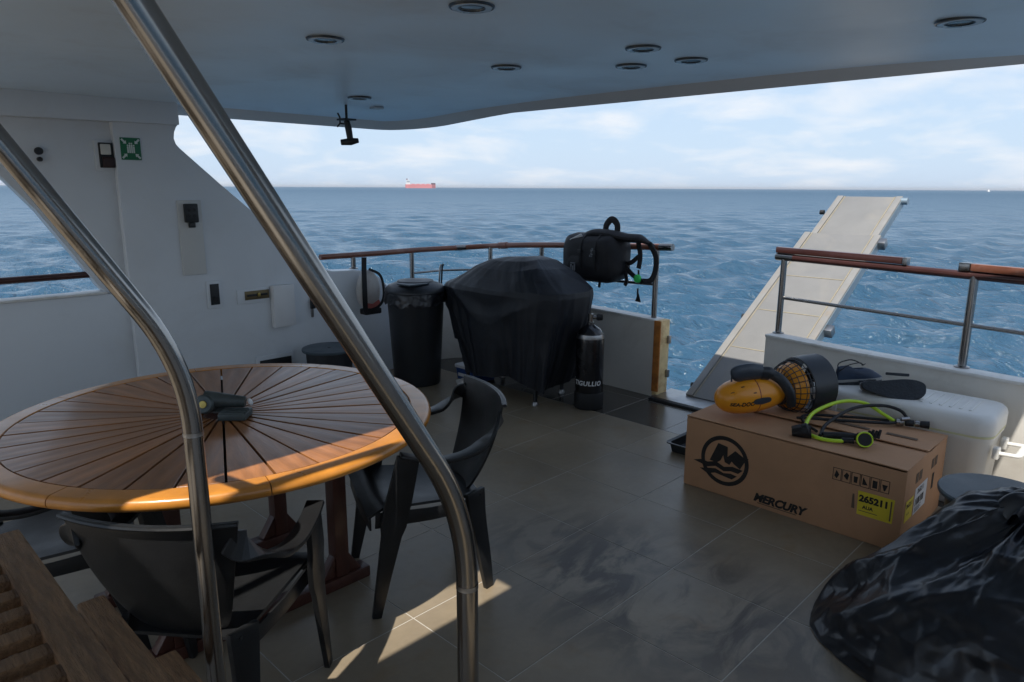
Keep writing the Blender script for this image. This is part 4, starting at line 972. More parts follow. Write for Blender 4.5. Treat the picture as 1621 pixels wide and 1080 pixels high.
loft([rrect(hx - 0.002, hy - 0.003, 0.09, 0.3925), rrect(hx, hy, 0.09, 0.400), rrect(hx, hy, 0.09, 0.455), rrect(hx - 0.006, hy - 0.006, 0.088, 0.478), rrect(hx - 0.02, hy - 0.02, 0.08, 0.492), rrect(hx - 0.04, hy - 0.04, 0.07, 0.497)]).build('lid', cooler_white, co, ang=50)
for k in range(9):
    MB().box((-0.13, -0.36 + 0.045 * k, 0.4972), (0.13, -0.345 + 0.045 * k, 0.5012)).build('lid_rib', cooler_white, co, bevel=0.0018)
hd = MB().tube(rounded([(-0.10, -hy - 0.0, 0.30), (-0.10, -hy - 0.10, 0.305), (0.10, -hy - 0.10, 0.305), (0.10, -hy - 0.0, 0.30)], 0.02, 4), 0.013, 10, flat=(0.7, 1.3)).build('carry_handle', cooler_white, co)
for x in (-0.10, 0.10): MB().cbox((x, -hy - 0.008, 0.30), (0.05, 0.03, 0.06)).build('handle_bracket', cooler_white, co, bevel=0.008)
MB().lathe([(0.0005, 0.03), (0.018, 0.03), (0.02, 0.0)], 16, Matrix.Translation((-0.02, -hy + 0.012, 0.12)) @ Matrix.Rotation(R(90), 4, 'X')).build('drain_plug', cooler_white, co)
MB().cbox((-hx - 0.004, 0.30, 0.40), (0.012, 0.07, 0.07)).build('hasp', cooler_white, co, bevel=0.004)

# ------------------------------------------------------------------ shoes on the cooler
def shoe_w(c): return 0.5 * (0.080 + 0.020 * math.sin((c + 0.15) * 2.2) + 0.004 * c)
def shoe_outline(L, wd, n=36):
    pts = []
    for k in range(n):
        a = 2 * math.pi * k / n; c, s_ = math.cos(a), math.sin(a)
        x = math.copysign(abs(c) ** 0.8, c); y = math.copysign(abs(s_) ** 0.62, s_)
        pts.append((x * L / 2, y * shoe_w(x) + 0.010 * (1 - x * x)))
    return pts
def shoe(lab, loc, eul, upper):
    t = thing('water_shoe', lab, 'shoe', loc, group='pair of water shoes on the cool box'); t.rotation_euler = eul
    o = shoe_outline(0.275, 0.105)
    loft([[(x * 0.97, y * 0.95, 0) for x, y in o], [(x, y, 0.006) for x, y in o], [(x * 1.01, y * 1.02, 0.02) for x, y in o]]).build('sole', sole_dark, t, ang=50)
    loft([[(x * 1.01, y * 1.02, 0.0205) for x, y in o], [(x * 1.02, y * 1.05, 0.03) for x, y in o], [(x * 1.0, y, 0.036) for x, y in o]], cap=False).build('midsole', sole_rim, t, ang=50)
    def up_(u, v):
        a = 2 * math.pi * u; k = int(u * len(o)) % len(o); x, y = math.cos(a) * 0.1375, 0
        c_, s_ = math.cos(a), math.sin(a); xx = math.copysign(abs(c_) ** 0.8, c_); x = xx * 0.1375
        y = math.copysign(abs(s_) ** 0.62, s_) * shoe_w(xx) + 0.010 * (1 - xx * xx)
        open_ = 1 - 0.75 * v ** 1.6
        cx = -0.045
        h = 0.036 + (0.055 + 0.02 * (x < 0)) * math.sin(v * math.pi / 2)
        return (cx * v + x * (1 - v) + (x * 0.55) * v, y * open_ + 0, h)
    MB().grid(up_, 30, 7, 0.004, closed_u=True).build('upper', upper, t, ang=60)
    MB().tube(rounded([(-0.12, 0.0, 0.085), (-0.10, 0.045, 0.12), (-0.02, 0.035, 0.14), (0.03, 0.0, 0.11)], 0.03, 4), 0.0035, 7).build('lace_loop', black_rubber, t)
    MB().tube(rounded([(-0.12, -0.01, 0.085), (-0.09, -0.045, 0.13), (0.0, -0.03, 0.135), (0.03, 0.01, 0.10), (0.06, 0.03, 0.105)], 0.03, 4), 0.003, 7).build('lace_loop', black_rubber, t)
    MB().cbox((0.02, -0.062, 0.03), (0.10, 0.012, 0.014)).build('side_stripe', sole_dark, t, bevel=0.003)
    return t
shoe('navy water shoe standing upright on the cool box, laces looped above', (4.20, 1.32, 0.499), (R(0), R(-4), R(-40)), teal_sole)
sh2 = shoe('water shoe tipped on its side showing its dark grey-rimmed sole', (4.05, 1.09, 0.556), (R(-112), R(0), R(-63)), teal_sole); sh2.scale = (1.15, 1.2, 1.1)

# ------------------------------------------------------------------ regulator on the carton
rg = thing('diving_regulator', 'black diving regulator with lime yellow hoses lying on the carton', 'regulator', (0, 0, 0))
Z0 = BZ + 0.008
def hose(pts, r_, mat, nm, n=10): return MB().tube(spline(pts, 8), r_, n).build(nm, mat, rg)
hose([(3.395, 1.285, Z0 + 0.035), (3.44, 1.30, Z0 + 0.055), (3.60, 1.32, Z0 + 0.075), (3.80, 1.27, Z0 + 0.095), (3.90, 1.18, Z0 + 0.085), (3.90, 1.08, Z0 + 0.045), (3.885, 1.02, Z0 + 0.025)], 0.0095, lime, 'yellow_hose')
hose([(3.40, 1.255, Z0 + 0.012), (3.39, 1.20, Z0 + 0.010), (3.405, 1.14, Z0 + 0.012), (3.44, 1.10, Z0 + 0.014)], 0.0095, lime, 'yellow_hose')
hose([(3.42, 1.22, Z0 + 0.015), (3.56, 1.24, Z0 + 0.04), (3.76, 1.19, Z0 + 0.085), (3.90, 1.10, Z0 + 0.09), (3.95, 1.02, Z0 + 0.07), (3.94, 0.97, Z0 + 0.03)], 0.0085, black_rubber, 'black_hose')
hose([(3.62, 1.42, Z0 + 0.012), (3.70, 1.30, Z0 + 0.012), (3.76, 1.16, Z0 + 0.02), (3.85, 1.04, Z0 + 0.02), (3.90, 1.0, Z0 + 0.022)], 0.0085, black_rubber, 'black_hose')
hose([(3.48, 1.26, Z0 + 0.012), (3.60, 1.38, Z0 + 0.010), (3.72, 1.40, Z0 + 0.010), (3.84, 1.22, Z0 + 0.012), (3.90, 1.05, Z0 + 0.02)], 0.0075, black_rubber, 'black_hose')
def second_stage(c, yaw_, s=1.0, ring=None):
    m_ = Matrix.Translation(c) @ Matrix.Rotation(yaw_, 4, 'Z') @ Matrix.Rotation(R(70), 4, 'X') @ Matrix.Scale(s, 4)
    MB().lathe([(0.0005, -0.03), (0.020, -0.03), (0.030, -0.018), (0.036, 0.0), (0.037, 0.016), (0.030, 0.024), (0.0005, 0.027)], 26, m_).build('second_stage', black_rubber, rg)
    MB().cbox((0, 0.022, -0.03), (0.045, 0.022, 0.045), m_).build('mouthpiece', black_rubber, rg, bevel=0.006)
    if ring: MB().lathe([(0.031, 0.0235), (0.036, 0.027), (0.039, 0.020), (0.038, 0.014)], 26, m_).build('face_ring', ring, rg)
second_stage((3.385, 1.285, Z0 + 0.032), R(30), 1.0)
MB().tube([(3.36, 1.335, Z0 + 0.018), (3.375, 1.30, Z0 + 0.024), (3.395, 1.255, Z0 + 0.030)], [0.018, 0.026, 0.032], 12).build('mouthpiece_tube', black_rubber, rg)
second_stage((3.455, 1.03, Z0 + 0.034), R(-60), 0.98, lime)
hose([(3.44, 1.215, Z0 + 0.014), (3.47, 1.16, Z0 + 0.018), (3.50, 1.10, Z0 + 0.020), (3.52, 1.03, Z0 + 0.022)], 0.018, black_rubber, 'protector_sleeve')
MB().tube([(3.43, 1.12, Z0 + 0.014), (3.445, 1.07, Z0 + 0.02)], 0.014, 12).build('hose_end', black_rubber, rg)
for k in range(4):
    MB().tube([(3.50 + 0.012 * k, 1.03 - 0.012 * k, Z0 + 0.03), (3.508 + 0.012 * k, 1.022 - 0.012 * k, Z0 + 0.068 + 0.004 * (k % 2))], [0.010, 0.006], 8).build('clip_prong', black_rubber, rg)
MB().tube([(3.885, 1.015, Z0 + 0.024), (3.90, 0.985, Z0 + 0.024)], 0.020, 14).build('first_stage', steel, rg)
MB().tube([(3.90, 0.975, Z0 + 0.026), (3.915, 0.94, Z0 + 0.026)], 0.017, 14).build('first_stage_body', black_rubber, rg)
MB().tube([(3.918, 0.935, Z0 + 0.026), (3.925, 0.915, Z0 + 0.026)], 0.016, 14).build('yoke_nut', steel, rg)
MB().tube([(3.926, 0.912, Z0 + 0.026), (3.94, 0.875, Z0 + 0.026)], [0.017, 0.020], 12).build('yoke_knob', black_rubber, rg)
MB().tube([(3.88, 0.99, Z0 + 0.045), (3.905, 0.96, Z0 + 0.05)], 0.010, 10).build('hose_port', steel_dull, rg)

# small black tray behind the carton's left end
tr = thing('black_tray', 'black plastic tray edge sticking out behind the left end of the carton', 'tray', (3.80, 2.02, 0))
loft([rrect(0.15, 0.17, 0.03, 0.001), rrect(0.16, 0.18, 0.03, 0.05), rrect(0.175, 0.195, 0.03, 0.055), rrect(0.175, 0.195, 0.03, 0.062), rrect(0.155, 0.175, 0.03, 0.058), rrect(0.145, 0.165, 0.03, 0.01)]).build('tray_body', dark_plastic, tr)

# ------------------------------------------------------------------ round bins
def round_bin(lab, loc, s=1.0):
    t = thing('round_bin', lab, 'bin', loc, group='round grey lidded bins'); t.scale = (s, s, s)
    MB().lathe([(0.0005, 0.002), (0.155, 0.002), (0.16, 0.01), (0.178, 0.385), (0.18, 0.398)], 40).build('drum', bin_dark, t)
    MB().lathe([(0.0005, 0.419), (0.012, 0.418), (0.013, 0.421), (0.18, 0.424), (0.205, 0.422), (0.209, 0.415), (0.207, 0.402), (0.182, 0.400), (0.182, 0.3985)], 48).build('lid', bin_grey, t)
    MB().lathe([(0.0005, 0.4225), (0.010, 0.4222), (0.011, 0.420)], 16).build('lid_hole_shade', black_rubber, t)  # black disc in place of the shade inside the hole
    return t
round_bin('round grey lidded bin behind the black rubbish sack at right', (3.20, 0.44, 0.001), 1.0)
round_bin('round grey lidded bin against the wing wall behind the table', (2.76, 4.62, 0.001), 0.96)

# ------------------------------------------------------------------ rubbish sack
def make_bag():
    t = thing('rubbish_sack', 'shiny crumpled black rubbish sack slumped in the lower right corner', 'sack', (2.70, 0.36, 0.0))
    NU, NV = 320, 200
    def crease(q):
        d_ = mnoise.voronoi(q)[0]; return 0.34 - min(0.8, d_[1] - d_[0])
    apex = Vector((0.17, -0.11, 0.52))
    def f(u, v):
        th = 2 * math.pi * u
        # v: 0 apex -> 0.72 ground contact -> 1 underside centre
        c, s_ = math.cos(th), math.sin(th)
        toe = max(0, c * -0.62 + s_ * 0.78) ** 2
        rx, ry = 0.41 * (1 + 0.13 * toe), 0.41 * (1 + 0.36 * toe)
        if v < 0.72:
            q = v / 0.72
            rr_ = math.sin(q * math.pi / 2) ** (0.80 + 0.25 * toe); zz = (math.cos(q * math.pi / 2)) ** (0.72 + 0.85 * toe)
            bulge = 1 + 0.07 * math.sin(math.pi * q) * (1 - toe)
            zz = zz * (1 - 0.45 * toe) + 0.45 * toe * (1 - rr_)
        else:
            q = (1 - v) / 0.28; rr_ = q * 0.97; zz = 0.0; bulge = 1
        w_ = zz
        p = Vector((c * rx * rr_ * bulge + apex.x * w_, s_ * ry * rr_ * bulge + apex.y * w_, apex.z * zz))
        dirn = Vector((c * 0.8, s_ * 0.8, 0.6 * zz + 0.15)).normalized()
        kd = p - apex; dist = kd.length
        wk = math.exp(-(dist / 0.30) ** 2) * min(1, dist / 0.06)
        rad = (ridge(th * 2.6, dist * 1.5, 3.1) - 0.4) * 0.7 + (ridge(th * 6.0, dist * 2.5, 9.0) - 0.4) * 0.45
        wp = p + Vector((nz(p.x * 3, p.y * 3, p.z * 3), nz(p.y * 3, p.z * 3, 5), nz(p.z * 3, p.x * 3, 9))) * 0.10
        # long creases running down from the apex
        c0 = ridge(th * 1.3 + 0.8 * dist, dist * 1.1, 6.4)
        m_ = 0.55 + 0.45 * nz(p.x * 2.2, p.y * 2.2, 7 + p.z * 2)
        v1 = crease(Vector((math.cos(th) * 1.5, math.sin(th) * 1.5, dist * 2.4 + 3)) + (wp - p) * 3)
        v2 = crease(wp * 5.2); v3 = crease(wp * 11 + Vector((4, 1, 2)))
        disp = 0.050 * wk * rad + 0.026 * (c0 - 0.5) * min(1, dist * 3) + 0.065 * v1 + 0.046 * v2 * m_ + 0.020 * v3 * m_
        if v < 0.74: p += dirn * disp * (0.25 + 0.75 * min(1, zz * 3 + 0.2))
        if p.z < 0.004: p.z = 0.004 + 0.001 * abs(nz(p.x * 20, p.y * 20))
        return p
    MB().grid(f, NU, NV, closed_u=True).build('sack_body', bag_mat, t, ang=75)
    # gathered neck: pleated frill lying over the top
    def neck(u, v):
        a = 2 * math.pi * u
        r_ = 0.022 + 0.135 * v + 0.020 * (ridge(a * 3.3, v * 0.8, 1) - 0.4) * v + 0.012 * math.sin(a * 11) * v
        h = 0.022 + 0.05 * math.sin(math.pi * min(1, v * 1.0)) ** 0.8 + 0.045 * v * (ridge(a * 2.1, 0.4 * v, 4.4) - 0.5) + 0.02 * v * nz(a * 5, v * 2)
        return apex + Vector((0.02 + r_ * math.cos(a) * 1.1, -0.03 + r_ * math.sin(a), h - 0.035))
    MB().grid(neck, 150, 14, 0.0012, closed_u=True).build('gathered_neck', bag_mat, t, ang=75)
make_bag()

# ------------------------------------------------------------------ diving cylinder
tk = thing('scuba_cylinder', 'black scuba cylinder with white lettering standing by the covered grill', 'scuba cylinder', (4.01, 3.115, 0.001))
rt_ = 0.1025
MB().lathe([(0.0005, 0.012), (rt_ - 0.02, 0.014), (rt_, 0.05), (rt_, 0.50), (rt_ * 0.97, 0.535), (rt_ * 0.88, 0.565), (rt_ * 0.70, 0.592), (rt_ * 0.42, 0.610), (0.026, 0.622), (0.024, 0.640), (0.0005, 0.640)], 44).build('bottle', tank_paint, tk)
MB().lathe([(rt_ * 0.8, 0.0), (rt_ + 0.003, 0.002), (rt_ + 0.006, 0.012), (rt_ + 0.006, 0.115), (rt_ + 0.002, 0.125), (rt_ + 0.0008, 0.125)], 44).build('boot', black_rubber, tk)
MB().lathe([(rt_ * 0.985, 0.525), (rt_ * 0.99, 0.528), (rt_ * 0.92, 0.556), (rt_ * 0.905, 0.556)], 44).build('shoulder_band', steel_dull, tk)
MB().tube([(0, 0, 0.638), (0, 0, 0.70)], [0.018, 0.02], 16).build('valve_stem', steel, tk)
vd = Vector((0.7, -0.7, 0))
MB().tube([vd * 0.0 + Vector((0, 0, 0.675)), vd * 0.04 + Vector((0, 0, 0.675))], 0.014, 14).build('valve_arm', steel, tk)
MB().tube([vd * 0.04 + Vector((0, 0, 0.675)), vd * 0.055 + Vector((0, 0, 0.675)), vd * 0.085 + Vector((0, 0, 0.675))], [0.020, 0.025, 0.022], 14).build('valve_knob', black_rubber, tk)
va = math.atan2(-3.115, -4.01)
link('lettering', map_mesh(text_mesh('TIGULLIO', 0.047, 0.12, 0.0014, spacing=1.1), lambda v: Vector(((rt_ + 0.0012) * math.cos(va + v.x / rt_ - 0.16), (rt_ + 0.0012) * math.sin(va + v.x / rt_ - 0.16), 0.20 + v.y))), tank_white, tk)

# ------------------------------------------------------------------ covered grill
gr = thing('covered_grill', 'barbecue grill under a sagging black fabric cover on thin legs', 'grill', (3.95, 3.80, 0))
def cover():
    NU, NV = 320, 150
    lev = [(0.0, 0.15, 0.27, 0.43), (0.30, 0.40, 0.31, 0.52), (0.52, 0.66, 0.335, 0.59), (0.66, 0.815, 0.345, 0.63), (0.70, 0.855, 0.335, 0.62), (0.78, 0.93, 0.30, 0.49), (0.86, 1.0, 0.26, 0.375), (0.93, 1.055, 0.19, 0.25), (0.97, 1.075, 0.11, 0.14), (1.0, 1.078, 0.001, 0.001)]
    def interp(v):
        for a, b in zip(lev[:-1], lev[1:]):
            if a[0] <= v <= b[0] + 1e-9:
                t_ = (v - a[0]) / (b[0] - a[0]); t_ = t_ * t_ * (3 - 2 * t_) * 0.5 + t_ * 0.5
                return [a[i] + (b[i] - a[i]) * t_ for i in (1, 2, 3)]
        return lev[-1][1:]
    def f(u, v):
        a = 2 * math.pi * u; z, ax, ay = interp(v)
        e = 0.66; cx, cy = math.cos(a), math.sin(a)
        x = ax * math.copysign(abs(cx) ** e, cx); y = ay * math.copysign(abs(cy) ** e, cy)
        hang = max(0, 0.66 - v) / 0.66; top = max(0.0, v - 0.66) / 0.34
        # soft drapes: broad gathers deepening towards the hem, with narrow tucks
        g1 = math.sin(a * 5 + 1.2 * nz(a * 0.9, z * 1.5, 1) * 3 + 0.8 * z); g2 = ridge(a * 2.4 + 0.5 * z, z * 0.6, 5.2); g3 = ridge(a * 6.0 + 0.9 * z, z * 0.9, 8.1)
        d = 0.030 * hang * g1 + 0.055 * hang * (g2 - 0.45) + 0.020 * min(1, hang * 2 + 0.2) * (g3 - 0.45)
        # swags hanging between the shelf corners just under the shoulder
        sw_ = math.exp(-((v - 0.56) / 0.10) ** 2); d += 0.030 * sw_ * (ridge(y * 2.0 + 0.5, z * 5 - abs(y) * 2.0, 3.3) - 0.4)
        pa = math.atan2(-0.40, -0.24) % (2 * math.pi); da = (a - pa + math.pi) % (2 * math.pi) - math.pi
        d += 0.065 * hang * math.exp(-(da / 0.10) ** 2)
        rx = max(1e-4, math.hypot(x, y)); x += x / rx * d * min(1, rx * 6); y += y / rx * d * min(1, rx * 6)
        z += -0.07 * hang ** 2 * (nz(a * 1.6, 3.3) + 0.4 * math.sin(a * 3 + 1))
        # creases on the crown run down from the ridge
        br_ = math.sin(math.pi * min(1, top))
        z += 0.026 * br_ * (ridge(a * 1.3 + 0.4, top * 1.3, 4.4) - 0.45) + 0.016 * br_ * (ridge(x * 4 + y * 2.2, y * 3.0, 7.7) - 0.45) + 0.03 * top * nz(x * 3, y * 3, 2)
        left = max(0, y) / 0.6
        z -= 0.045 * left * top * (1 - top)  * 4 * 0.6
        return (x, y - 0.09 * top + 0.05 * left * (1 - top) * (v > 0.3), z)
    return MB().grid(f, NU, NV, closed_u=True)
cover().build('cover', cover_cloth, gr, ang=80)
for x, y in ((-0.205, -0.39), (0.19, -0.31), (-0.2, 0.36), (0.2, 0.36)):
    lg_ = MB().tube([(x, y, 0.03), (x, y, 0.40)], 0.016, 12).build('leg', dark_plastic, gr)
    MB().lathe([(0.0005, 0.001), (0.026, 0.001), (0.026, 0.014), (0.017, 0.03)], 18, Matrix.Translation((x, y, 0))).build('foot', steel_dull, gr)
MB().tube([(-0.205, -0.39, 0.10), (0.19, -0.31, 0.18)], 0.011, 8).build('brace', dark_plastic, gr)
MB().tube(spline([(-0.10, -0.36, 0.26), (-0.02, -0.37, 0.17), (0.08, -0.34, 0.14), (0.16, -0.32, 0.20)], 6), 0.004, 7).build('drawstring', black_rubber, gr)

# ------------------------------------------------------------------ tall dustbin with liner
du = thing('dustbin', 'tall black dustbin with domed lid and black liner left of the covered grill', 'dustbin', (3.54, 4.555, 0.001))
MB().lathe([(0.0005, 0.0), (0.185, 0.0), (0.19, 0.012), (0.232, 0.74), (0.236, 0.752), (0.225, 0.752)], 48).build('drum', bin_dark, du)
def liner(u, v):
    a = 2 * math.pi * u; z = 0.765 - 0.10 * v - 0.035 * v * nz(a * 2.2, 1.7) - 0.02 * v * nz(a * 6, 4)
    r_ = 0.238 + 0.012 * v ** 0.5 + 0.010 * v * nz(a * 7, v * 2) + 0.004 * ridge(a * 11, v * 3)
    return (r_ * math.cos(a), r_ * math.sin(a), z)
MB().grid(liner, 120, 10, 0.0012, closed_u=True).build('liner', bag_mat, du, ang=70)
MB().lathe([(0.246, 0.762), (0.250, 0.768), (0.248, 0.785), (0.22, 0.815), (0.15, 0.842), (0.145, 0.852), (0.06, 0.862), (0.0005, 0.864)], 48).build('lid', bin_dark, du)
MB().cbox((-0.10, -0.10, 0.84), (0.20, 0.16, 0.012), Matrix.Rotation(R(0), 4, 'Z')).build('lid_flap', bin_grey, du, bevel=0.004)
tg = thing('grill_tongs', 'pair of dark tongs handles sticking up behind the dustbin lid', 'tongs', (3.86, 4.66, 0))
for d in (0, 0.025): MB().tube([(d, 0, 0.55), (d + 0.02, -0.01, 0.92), (d + 0.03, -0.015, 0.95)], [0.006, 0.008, 0.009], 8).build('handle', dark_plastic if d else steel_dull, tg)

# small clutter under the grill
cb = thing('plastic_crate', 'small blue and white plastic crate under the covered grill', 'crate', (3.95, 4.28, 0.001))
loft([rrect(0.10, 0.13, 0.015, 0.0), rrect(0.11, 0.14, 0.015, 0.10)]).build('crate_body', blue_plastic, cb, ang=30)
loft([rrect(0.118, 0.148, 0.018, 0.1005), rrect(0.118, 0.148, 0.018, 0.122), rrect(0.11, 0.14, 0.018, 0.128)]).build('crate_lid', plastic_white, cb)
MB().box((-0.113, -0.10, 0.03), (-0.107, 0.10, 0.055)).build('crate_band', plastic_white, cb)
rgm = MB().grid(lambda u, v: (0.07 * math.sin(math.pi * v) * math.cos(2 * math.pi * u) * (1 + 0.5 * nz(u * 6, v * 6)), 0.09 * math.sin(math.pi * v) * math.sin(2 * math.pi * u) * (1 + 0.5 * nz(u * 6, v * 6, 3)), 0.035 + 0.034 * math.cos(math.pi * v) * (1 + 0.4 * nz(u * 8, v * 5, 7))), 28, 16, closed_u=True).build('crumpled_rag', rag)
rgm.location = (3.70, 4.13, 0.006); tag(rgm, 'pale crumpled rag on the floor in front of the blue crate', 'rag')
ro_ = MB().lathe([(0.0005, 0.0), (0.03, 0.0), (0.034, 0.01), (0.034, 0.045), (0.012, 0.06), (0.0005, 0.06)], 20).build('red_cap', red_plastic)
ro_.location = (3.73, 3.99, 0.001); tag(ro_, 'small dull red cap on the floor beside the pale rag', 'cap')
st_ = MB().tube([(3.26, 4.90, 0.002), (3.285, 4.955, 0.42)], 0.010, 10).build('white_pole', plastic_white)
tag(st_, 'thin white pole leaning on the wall left of the dustbin', 'pole')

# ------------------------------------------------------------------ horseshoe buoy hanging on the rail
hb = thing('horseshoe_buoy', 'white and faded red horseshoe lifebuoy hung by black straps on the rail', 'lifebuoy', (3.33, 4.955, 0.0))
pth = [(-0.06, 0, 0.90), (-0.075, 0, 0.75), (-0.06, 0, 0.64), (0.02, 0, 0.60), (0.10, 0, 0.66), (0.125, 0, 0.78), (0.10, 0, 0.86), (0.04, 0, 0.92)]
def sh(u, v):
    a = 2 * math.pi * u
    x = 0.025 + 0.105 * math.cos(a) * (1 - 0.10 * math.sin(a)); z = 0.755 + 0.165 * math.sin(a)
    q = v * 2 - 1
    return (0.025 + (x - 0.025) * math.sqrt(max(0, 1 - q ** 4)), q * 0.05, 0.755 + (z - 0.755) * math.sqrt(max(0, 1 - q ** 4)))
MB().grid(sh, 36, 12, closed_u=True).build('float_body', buoy_white, hb, ang=60)
MB().ribbon([(-0.045, -0.062, 1.03), (-0.05, -0.062, 0.93), (-0.052, -0.064, 0.60), (-0.04, -0.062, 0.575)], 0.045, 0.006, Vector((1, 0, 0))).build('strap', strap_cloth, hb)
MB().ribbon(spline([(0.0, -0.058, 0.93), (0.10, -0.06, 0.88), (0.135, -0.06, 0.79), (0.135, -0.06, 0.68), (0.08, -0.06, 0.61), (-0.03, -0.06, 0.585)], 5), 0.022, 0.006, Vector((1, 0, 0.3))).build('edge_strap', strap_cloth, hb)
MB().cbox((0.03, -0.02, 0.575), (0.16, 0.09, 0.05)).build('lower_pouch', strap_cloth, hb, bevel=0.012)
MB().ribbon([(-0.05, -0.0545, 0.635), (0.03, -0.0545, 0.618), (0.10, -0.0545, 0.65)], 0.04, 0.004, Vector((0, 0, 1))).build('red_band', red_fade, hb)

# ------------------------------------------------------------------ dive pack hanging on the rail end
bp_ = thing('dive_backpack', 'black dive backpack with loop handle and green tag hung over the rail end', 'backpack', (4.50, 3.37, 0.02))
def pring(x, y0, y1, z0, z1, r_):
    hy_, hz_ = (y1 - y0) / 2, (z1 - z0) / 2
    return [(x + 0.012 * nz(q[0] * 9, q[1] * 9, x * 9), (y0 + y1) / 2 + q[0] + 0.022 * nz(q[0] * 7 + x * 5, q[1] * 7), (z0 + z1) / 2 + q[1] + 0.026 * nz(q[0] * 6, q[1] * 8 + x * 6, 3) + 0.05 * min(0, (0.10 - q[0])) * (q[1] > 0)) for q in rrect(hy_, hz_, r_, 0, 8)]
loft([pring(-0.165, -0.08, 0.22, 0.91, 1.13, 0.08), pring(-0.155, -0.14, 0.30, 0.88, 1.18, 0.09), pring(-0.11, -0.19, 0.345, 0.855, 1.215, 0.10), pring(-0.03, -0.21, 0.355, 0.85, 1.235, 0.11), pring(0.06, -0.20, 0.33, 0.87, 1.20, 0.10), pring(0.11, -0.15, 0.27, 0.91, 1.14, 0.08)]).build('pack_body', pack_cloth, bp_, ang=50)
MB().tube(spline([(-0.06, 0.16, 1.20), (-0.06, 0.06, 1.225), (-0.05, -0.08, 1.225), (-0.04, -0.22, 1.205), (-0.02, -0.33, 1.20), (0.0, -0.40, 1.17)], 6), [0.03, 0.035, 0.04, 0.043, 0.045, 0.047] + [0.05] * 12 + [0.048] * 7 + [0.04, 0.036, 0.032, 0.028, 0.024, 0.02], 14, flat=(0.7, 1.2)).build('shoulder_yoke', pack_cloth, bp_)
loft([[(x, y * 0.9 + 0.02, z) for x, y, z in pring(-0.150, -0.10, 0.26, 0.905, 1.06, 0.05)], [(x, y * 0.9 + 0.02, z) for x, y, z in pring(-0.168, -0.08, 0.24, 0.915, 1.045, 0.05)]]).build('front_pocket', pack_cloth, bp_, ang=40)
MB().tube(spline([(-0.02, -0.01, 1.22), (-0.02, -0.015, 1.29), (-0.02, -0.065, 1.335), (-0.02, -0.115, 1.30), (-0.02, -0.12, 1.22)], 6), 0.018, 10, flat=(0.5, 1.5)).build('loop_handle', strap_cloth, bp_)
MB().tube(spline([(-0.03, 0.10, 1.165), (-0.03, 0.02, 1.20), (-0.02, -0.10, 1.20), (-0.02, -0.22, 1.19), (0.0, -0.36, 1.19), (0.02, -0.43, 1.15)], 6), [0.02] * 10 + [0.024] * 14 + [0.018] * 7, 12, flat=(0.6, 1.4)).build('top_pad', pack_cloth, bp_)
for pts, w_ in (([(0.0, -0.30, 1.18), (-0.03, -0.345, 1.08), (-0.03, -0.335, 0.98)], 0.04), ([(0.0, -0.40, 1.17), (0.0, -0.46, 1.08), (-0.01, -0.47, 0.98), (-0.02, -0.44, 0.90), (-0.02, -0.36, 0.885)], 0.045),
                ([(0.0, -0.18, 1.00), (-0.02, -0.26, 1.02), (-0.03, -0.33, 1.07)], 0.035), ([(-0.02, -0.19, 1.0), (-0.03, -0.28, 0.93), (-0.03, -0.38, 0.885)], 0.04), ([(-0.02, -0.20, 0.98), (-0.03, -0.23, 0.88), (-0.03, -0.215, 0.84)], 0.03),
                ([(-0.03, -0.335, 0.97), (-0.03, -0.337, 0.93)], 0.014), ([(-0.03, 0.02, 0.90), (-0.03, 0.03, 0.80)], 0.022), ([(-0.03, -0.335, 0.83), (-0.03, -0.337, 0.74)], 0.012)):
    MB().ribbon(spline(pts, 5), w_, 0.010, Vector((0.15, 1, 0.1))).build('strap', strap_cloth, bp_, bevel=0.003)
MB().prism([(-0.03, -0.315, 0.73), (-0.03, -0.365, 0.725), (-0.03, -0.34, 0.80)], (0.006, 0, 0)).build('tab', strap_cloth, bp_)
for yy in (-0.03, 0.11):
    MB().ribbon(spline([(-0.10, yy, 1.225), (-0.160, yy + 0.005, 1.17), (-0.176, yy + 0.008, 1.08), (-0.172, yy + 0.004, 0.98), (-0.14, yy, 0.88)], 5), 0.022, 0.006, Vector((0, 1, 0))).build('compression_strap', strap_cloth, bp_, bevel=0.002)
    MB().cbox((-0.181, yy + 0.008, 1.09), (0.012, 0.034, 0.028)).build('buckle', dark_plastic, bp_, bevel=0.004)
MB().lathe([(0.0005, 0.016), (0.026, 0.014), (0.032, 0.004), (0.032, -0.006), (0.0005, -0.010)], 22, Matrix.Translation((-0.04, -0.335, 0.905)) @ Matrix.Rotation(R(-90), 4, 'Y')).build('green_tag', green_tag, bp_)
MB().ribbon([(-0.150, 0.235, 1.165), (-0.130, 0.14, 1.212)], 0.022, 0.008, Vector((-0.5, 0.2, 1))).build('white_flash', plastic_white, bp_)
for k in range(3):
    MB().box((-0.1755, 0.200 - 0.018 * k, 0.935), (-0.1720, 0.211 - 0.018 * k, 0.972 + 0.012 * (k != 1))).build('logo_bar', ring_light, bp_, smooth=False)
MB().box((-0.1755, 0.164, 0.990), (-0.1720, 0.211, 0.997)).build('logo_bar', ring_light, bp_, smooth=False)
lw = text_mesh('Tigullio', 0.040, 0.2, 0.0002); map_mesh(lw, lambda v: Vector((-0.1740, 0.005 + v.y * 1.0 - v.x * 0.12, 1.085 + v.x * 0.6))); link('lettering', lw, ring_light, bp_)

